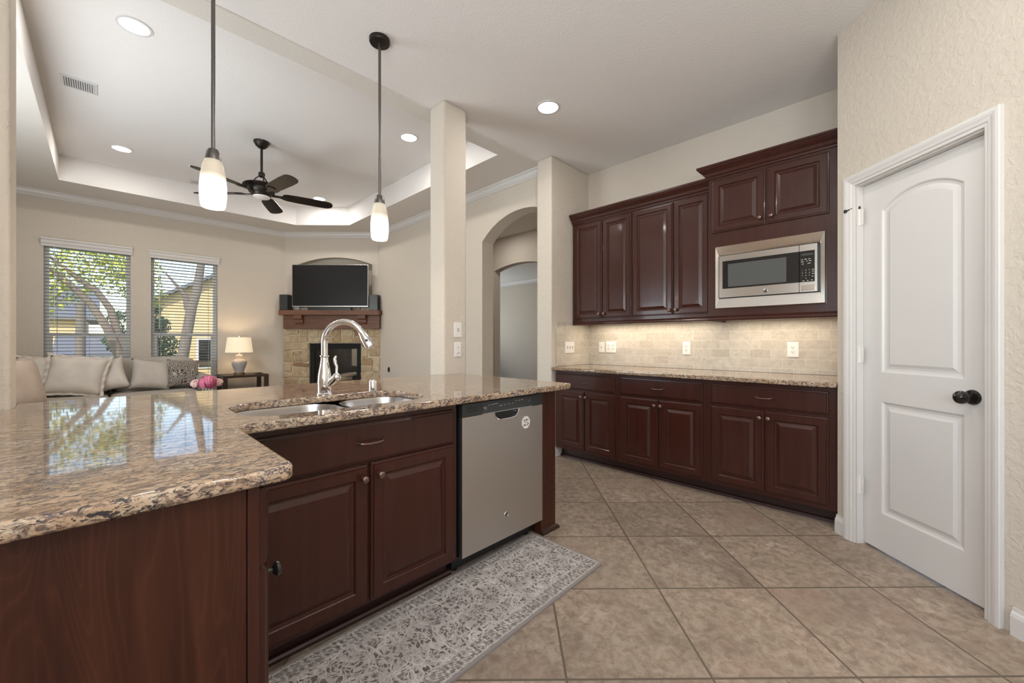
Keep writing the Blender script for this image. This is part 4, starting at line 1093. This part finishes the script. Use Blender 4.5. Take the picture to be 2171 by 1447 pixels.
# ------------------------------------------------------------------ sofa and cushions
def cushion(m, c, hx, hy, hz, e=3.2, seg=14, sag=0):
    """soft rounded block"""
    L = []
    n = seg
    for i in range(1, n):
        t_ = PI * i / n; cz = math.copysign(abs(math.cos(t_)) ** (2 / e), math.cos(t_)); sr = abs(math.sin(t_)) ** (2 / e)
        ring_ = []
        for j in range(28):
            a = 2 * PI * j / 28
            cx = math.copysign(abs(math.cos(a)) ** (2 / e), math.cos(a)); cy = math.copysign(abs(math.sin(a)) ** (2 / e), math.sin(a))
            ring_.append((c[0] + hx * sr * cx, c[1] + hy * sr * cy, c[2] + hz * cz))
        L.append(ring_)
    m.loops(L)
t = thing('sectional_sofa', (-.1, 6.95, 0), 'greige fabric sectional sofa under the two windows', 'sofa')
m = Mb(); m.box(W, -1.40, 1.03, 6.62, 7.50, .06, .36); m.box(W, -1.40, .93, 7.30, 7.52, .36, .84); m.box(W, -1.40, -.45, 5.0, 6.62, .06, .36); m.box(W, -1.42, -1.20, 5.0, 7.3, .36, .80)
m.obj('sofa_frame', M['sofa'], t, bevel=.03, seg=3)
for x0, x1 in ((-1.15, .045), (.05, .90)):
    m = Mb(); cushion(m, ((x0 + x1) / 2, 6.89, .452), (x1 - x0) / 2, .40, .088, 6); m.obj('seat_cushion', M['sofa'], t, smooth=True)
m = Mb(); cushion(m, (-.83, 5.8, .445), .37, .77, .085, 6); m.obj('seat_cushion', M['sofa'], t, smooth=True)
def rotmesh(m, piv, rx=0, ry=0, rz=0):
    from mathutils import Euler
    R_ = Euler((rx, ry, rz)).to_matrix(); p = Vector(piv)
    m.v = [tuple(R_ @ (Vector(v) - p) + p) for v in m.v]
for x0, x1 in ((-.66, .06), (.068, .915)):
    m = Mb(); cushion(m, ((x0 + x1) / 2, 7.18, .735), (x1 - x0) / 2, .12, .235, 5); rotmesh(m, (0, 7.15, .5), rx=math.radians(-9)); m.obj('back_cushion', M['sofa'], t, smooth=True)
m = Mb(); cushion(m, (-1.05, 5.8, .66), .12, .55, .22, 5); m.obj('back_cushion', M['sofa'], t, smooth=True)
m = Mb(); m.box(W, .905, 1.025, 6.60, 7.45, .05, .60); m.tube([(.965, 6.58, .645), (.965, 7.45, .645)], .085, 20); m.obj('sofa_arm', M['sofa'], t, smooth=True)
for x, y in ((-1.3, 7.4), (1.0, 7.4), (1.0, 6.7), (-.55, 5.1), (-1.3, 5.1)):
    m = Mb(); m.lathe([(.025, 0), (.03, .06)], (x, y, 0), 12); m.obj('sofa_foot', M['woodt'], t)
def pillow(name, c, w, h, th, rx, ry, rz, material, label, ruffle=0):
    m = Mb(); n = 16; 
    def pt(i, j, s):
        a = -1 + 2 * i / n; b = -1 + 2 * j / n
        k = 1 - .10 * (1 - abs(a) ** 2) * abs(b) ** 3 ; k2 = 1 - .10 * (1 - abs(b) ** 2) * abs(a) ** 3
        x = a * w / 2 * k2; z = b * h / 2 * k
        y = s * th / 2 * (max(0, 1 - a ** 4) ** .6) * (max(0, 1 - b ** 4) ** .6) + .006 * math.sin(7 * a + 3 * b) * (1 - a * a) * (1 - b * b)
        return (x, y, z + h / 2)
    for s in (-1, 1):
        vs = [pt(i, j, s) for j in range(n + 1) for i in range(n + 1)]
        m.add(vs, [(j * (n + 1) + i, j * (n + 1) + i + 1, (j + 1) * (n + 1) + i + 1, (j + 1) * (n + 1) + i) for j in range(n) for i in range(n)])
    if ruffle:
        per = 88; r0 = []; r1 = []
        for q in range(per):
            f = q / per * 4; sd = int(f); g = f - sd; 
            a, b = [(-1 + 2 * g, -1), (1, -1 + 2 * g), (1 - 2 * g, 1), (-1, 1 - 2 * g)][sd]
            x = a * w / 2 * (1 - .1 * (1 - b * b)); z = b * h / 2 * (1 - .1 * (1 - a * a)) + h / 2
            k = 1 + ruffle / (w / 2); r0.append((x * .985, 0, z)); r1.append((x * k, .018 * math.sin(q * 1.6), (z - h / 2) * k + h / 2))
        m.loops([r0, r1], False, False)
    from mathutils import Euler
    R_ = Euler((rx, ry, rz)).to_matrix()
    m.v = [tuple(R_ @ Vector(v) + Vector(c)) for v in m.v]
    o = m.obj(name, material, None, smooth=True, angle=80)
    return tag(o, label, 'pillow', 'pillows on the sofa')
rd = math.radians
pillow('throw_pillow', (-.53, 7.0, .56), .46, .44, .17, rd(-16), rd(4), rd(-12), M['cream'], 'off-white pillow standing farthest left against the sofa back', .03)
pillow('throw_pillow', (-.27, 6.80, .56), .50, .46, .18, rd(-20), rd(6), rd(-14), M['cream'], 'large cream ruffled pillow at the left, half over its neighbour', .03)
pillow('throw_pillow', (.045, 6.89, .565), .40, .40, .16, rd(-18), rd(-15), rd(-8), M['cream'], 'plain cream pillow without pattern in the middle of the sofa')
pillow('throw_pillow', (.415, 6.92, .555), .42, .40, .16, rd(-20), rd(9), rd(10), M['greyc'], 'greige pillow with a dented top, left of the dark patterned one')
pillow('throw_pillow', (.755, 6.94, .555), .36, .38, .14, rd(-14), rd(4), rd(12), M['patt'], 'dark brown and white diamond patterned pillow at the right sofa arm')
pillow('throw_pillow', (-.56, 5.55, .530), .60, .50, .24, rd(-14), rd(0), rd(52), M['linen'], 'big tan linen pillow nearest the camera, behind the left pillar')

# side table, lamp
t = thing('side_table', (1.50, 7.32, 0), 'dark wood side table between sofa and fireplace', 'side table')
m = Mb(); m.box(W, 1.215, 1.80, 7.08, 7.56, .630, .668); m.obj('table_top', M['woodt'], t, bevel=.004)
m = Mb(); m.box(W, 1.25, 1.765, 7.12, 7.52, .16, .185); m.obj('shelf', M['woodt'], t, bevel=.003)
for x in (1.215, 1.745):
    for y in (7.08, 7.505):
        m = Mb(); m.box(W, x, x + .055, y, y + .055, 0, .629); m.obj('leg', M['woodt'], t, bevel=.003)
lx, ly = 1.455, 7.30
t = thing('table_lamp', (lx, ly, .6685), 'lit table lamp with cream drum shade and pale ceramic base', 'lamp')
m = Mb(); m.lathe([(.075, 0), (.075, .022), (.060, .028)], (lx, ly, .6685), 32); m.obj('foot', mat('lamp_brass', (.22, .15, .08), .4, metal=.7), t, smooth=True)
cer = mat('lamp_ceramic', (.44, .39, .38), .3, coat=.3); n = N(cer); w_ = n.new('TexVoronoi'); w_.inputs['Scale'].default_value = 70; n.ln(n.obj(), w_.inputs['Vector']); n.bump(w_.outputs['Distance'], .6, .01)
m = Mb(); m.lathe([(.060, .026), (.062, .05), (.080, .10), (.098, .16), (.100, .19), (.085, .215), (.050, .232), (.046, .24), (.048, .29), (.030, .30), (.012, .302), (.008, .335)], (lx, ly, .6685), 36); m.obj('lamp_base', cer, t, smooth=True)
shm = mat('lamp_shade_linen', (.72, .62, .48), .8, emit=(1, .80, .52), estr=.50)
m = Mb(); m.lathe([(.180, .335), (.152, .565), (.149, .565), (.177, .335)], (lx, ly, .6685), 40, caps=False)
m.obj('lamp_shade', shm, t, smooth=True)
m = Mb(); m.tube([(lx, ly, .98), (lx, ly, 1.25)], .003, 6); m.ball((lx, ly, 1.253), .009, 10); m.tube([(lx - .15, ly, 1.228), (lx + .15, ly, 1.228)], .002, 6); m.obj('harp_and_finial', M['silver'], t, smooth=True)
m = Mb(); m.ball((lx, ly, 1.09), .028, 12, (1, 1, 1.3)); m.obj('bulb', mat('lamp_bulb', (1, 1, 1), .5, emit=(1, .8, .5), estr=4), t, smooth=True)
lamp('lamp_light', 'POINT', (lx, ly, 1.15), 4.5, (1, .78, .5), t, radius=.03)
m = Mb(); m.box(W, 1.66, 1.74, 7.20, 7.30, .6685, .681); tag(m.obj('remote_control', M['blk'], bevel=.003), 'small black remote lying on the side table, right of the lamp', 'remote control')

# coffee table with the peony
t = thing('coffee_table', (.80, 5.55, 0), 'low dark wood table under the pink flowers, hidden behind the worktop', 'coffee table')
m = Mb(); m.box(W, .40, 1.20, 5.25, 5.85, .40, .44); m.obj('table_top', M['woodt'], t, bevel=.004)
for x in (.42, 1.13):
    for y in (5.27, 5.78):
        m = Mb(); m.box(W, x, x + .05, y, y + .05, 0, .399); m.obj('leg', M['woodt'], t)
vx, vy = .80, 5.5
t = thing('flower_vase', (vx, vy, .44), 'bunch of pink and blush peonies in front of the sofa arm', 'flowers')
m = Mb(); m.lathe([(.045, 0), (.055, .04), (.045, .12), (.04, .14), (.037, .14), (.04, .12), (.048, .04), (.0005, .01)], (vx, vy, .4405), 24); m.obj('vase', M['whitep'], t, smooth=True)
def bloom(c, r, material, seed):
    rb = random.Random(seed); m = Mb()
    for k in range(70):
        th = rb.uniform(0, 2 * PI); ph = math.acos(rb.uniform(-.35, 1)); q = rb.uniform(.45, 1.0) * r
        nrm = Vector((math.sin(ph) * math.cos(th), math.sin(ph) * math.sin(th), math.cos(ph)))
        a = nrm.cross(Vector((0, 0, 1)));
        if a.length < .01: a = Vector((1, 0, 0))
        a.normalize(); b = nrm.cross(a); p = Vector(c) + nrm * q * .75; s_ = r * rb.uniform(.28, .42); L = []
        for j in range(5):
            f = -1 + j / 2; row = []
            for i in range(5):
                e_ = -1 + i / 2
                row.append(tuple(p + a * e_ * s_ * (1 - .25 * f * f) + b * f * s_ - nrm * (.30 * s_ * (e_ * e_ + f * f)) + nrm * .12 * s_ * math.sin(5 * e_ + k)))
            L.append(row)
        m.loops(L, False, False, wrap=False)
    return m.obj('peony_bloom', material, t, smooth=True)
pk = leafm('pink_petals', (.42, .05, .13), (.72, .22, .32)); bl = leafm('blush_petals', (.65, .38, .36), (.75, .55, .48))
bloom((vx, vy, .715), .115, pk, 1); bloom((vx - .09, vy + .07, .70), .07, bl, 2); bloom((vx + .10, vy + .03, .705), .07, bl, 3)
m = Mb()
for k in range(5): m.tube([(vx + .01 * k - .02, vy, .46), (vx + (.03 * k - .06), vy, .66)], .004, 6)
m.obj('stems', M['leafd'], t)

# ------------------------------------------------------------------ outside
gm = Mb(); gm.box(W, -40, 60, 7.95, 90, -.5, -.35); g_ = gm.obj('ground', M['lawn']); struct(g_)
def tree(label, paths, bark, foli, cat='tree', leafmat=None, name='leaning_tree', group=None):
    base = paths[0][0][0]; t = thing(name, base, label, cat, group)
    for pts, rad in paths:
        m = Mb(); m.tube(pts, rad, 10); m.obj('trunk' if pts is paths[0][0] else 'limb', bark, t, smooth=True)
    if foli:
        rb = random.Random(hash(label) % 1000 if False else len(label)); m = Mb()
        for (c, r, n, sz) in foli:
            for _ in range(n):
                d = Vector((rb.gauss(0, 1), rb.gauss(0, 1), rb.gauss(0, 1))).normalized() * r * rb.random() ** .5; p = Vector(c) + d
                a = Vector((rb.gauss(0, 1), rb.gauss(0, 1), rb.gauss(0, 1))).normalized(); b = a.orthogonal().normalized(); s_ = sz * rb.uniform(.6, 1.3)
                m.add([tuple(p - a * s_), tuple(p + b * s_ * .5), tuple(p + a * s_), tuple(p - b * s_ * .5)], [(0, 1, 2, 3)])
        f = m.obj('foliage', leafmat or M['leafy'], t); f['kind'] = 'stuff'
    return t
tree('leaning oak outside the left window, its two limbs crossing the glass', [([(.50, 12, -.36), (.34, 12, .3), (.22, 12, .9), (.05, 12, 1.45), (-.20, 12, 1.96), (-.47, 12, 2.30), (-.75, 12, 2.62), (-1.2, 12, 3.1)], [.12, .10, .09, .075, .065, .055, .045, .02]),
     ([(.36, 12, .3), (.27, 12.1, 1.05), (.10, 12.1, 1.85), (-.10, 12.1, 2.22), (-.33, 12.1, 2.42), (-.8, 12.1, 2.9)], [.09, .08, .065, .055, .045, .02])],
     mat('oak_bark', (.20, .155, .125), .95), [((-.8, 12.4, 2.5), .75, 900, .05), ((-.1, 12.8, 3.0), .8, 900, .05), ((.40, 12.5, 2.7), .6, 900, .05), ((-1.1, 12.6, 1.9), .4, 250, .05), ((.8, 13, 2.3), .35, 200, .05)])  # one even grey-brown tone for the oak's trunk and limbs
tree('thin straight tree outside the left window', [([(-.30, 11, -.36), (-.31, 11, 1.0), (-.30, 11, 1.9)], [.075, .07, .065])], M['bark'], None, name='dead_trunk')
tree('bare tree trunk rising through the right window', [([(1.02, 11, -.36), (1.16, 11, .7), (1.25, 11, 1.36), (1.33, 11, 1.92), (1.42, 11, 2.3), (1.47, 11, 2.7), (1.55, 11, 3.4)], [.11, .10, .095, .09, .085, .075, .055]), ([(1.26, 11.02, 1.85), (1.22, 11.02, 2.15), (1.12, 11.02, 2.3), (.9, 11.02, 2.6)], [.06, .05, .035, .015])],
     mat('warm_bark', (.22, .185, .165), .95), None)
tree('dark green conifer outside the lower left of the right window', [([(1.0, 14.5, -.36), (1.0, 14.5, 1.8)], [.08, .03])], M['bark'], [((1.05, 14.8, .3), .6, 1400, .06), ((1.05, 14.8, 1.0), .5, 1100, .05), ((1.0, 14.5, 1.6), .3, 600, .05), ((.98, 14.5, 2.0), .15, 200, .04)], leafmat=M['leafd'], name='conifer')
tree('dark shrub outside the lower right of the left window', [([(.30, 13.0, -.36), (.30, 13.0, 1.0)], [.05, .02])], M['bark'], [((.25, 13.0, .5), .38, 900, .05), ((.28, 13.0, 1.2), .33, 700, .05), ((.2, 13.0, 1.7), .2, 300, .04)], cat='shrub', leafmat=M['leafd'], name='garden_shrub')
def house(name, x0, x1, y0, y1, zw, zr, label, wallm, gable_x=True, over=.4):
    t = thing(name, ((x0 + x1) / 2, (y0 + y1) / 2, -.36), label, 'house', 'neighbouring houses')
    m = Mb(); m.box(W, x0, x1, y0, y1, -.36, zw); xm = (x0 + x1) / 2
    if gable_x: m.add([(x0, y0, zw), (x1, y0, zw), (xm, y0, zr), (x0, y1, zw), (x1, y1, zw), (xm, y1, zr)], [(0, 1, 2), (3, 5, 4), (0, 2, 5, 3), (1, 4, 5, 2)])
    m.obj('wall', wallm, t)
    m = Mb()
    if gable_x:
        k = (zr - zw) / (xm - x0)
        L0 = [(x0 - over, zw - over * k + .02), (xm, zr + .02), (x1 + over, zw - over * k + .02), (x1 + over, zw - over * k + .14), (xm, zr + .16), (x0 - over, zw - over * k + .14)]
        m.loops([[(a, y0 - over, b) for a, b in L0], [(a, y1 + over, b) for a, b in L0]])
    else:
        ym = (y0 + y1) / 2
        L0 = [(y0 - over, zw - .05), (ym, zr), (y1 + over, zw - .05), (y1 + over, zw + .08), (ym, zr + .13), (y0 - over, zw + .08)]
        m.loops([[(x0 - over, a, b) for a, b in L0], [(x1 + over, a, b) for a, b in L0]])
    m.obj('roof', M['roofx'], t)
    return t
h = house('neighbour_house', 1.0, 6.4, 20, 27, 2.5, 4.1, 'tan brick house with grey roof beyond the right window', M['brickx'])
m = Mb(); m.box(W, 2.55, 3.15, 19.93, 19.999, .1, 1.3); f_ = m.obj('window', M['white'], h)
m = Mb(); m.box(W, 2.62, 3.08, 19.90, 19.93, .16, 1.24); m.obj('pane', M['glassb'], f_)
house('tan_house', -5.0, -.55, 24, 30, 2.1, 3.6, 'tan house with grey roof beyond the left window', M['brickx'], False)
house('garden_shed', -.75, .85, 16, 18, .75, 1.25, 'low grey-roofed shed beyond the left window', M['sidingx'], False, .2)
m = Mb()
m.box(W, -8, 10, 31, 31.1, -.36, 1.6)
tag(m.obj('garden_fence', M['sidingx']), 'grey board fence at the far end of the garden', 'fence')
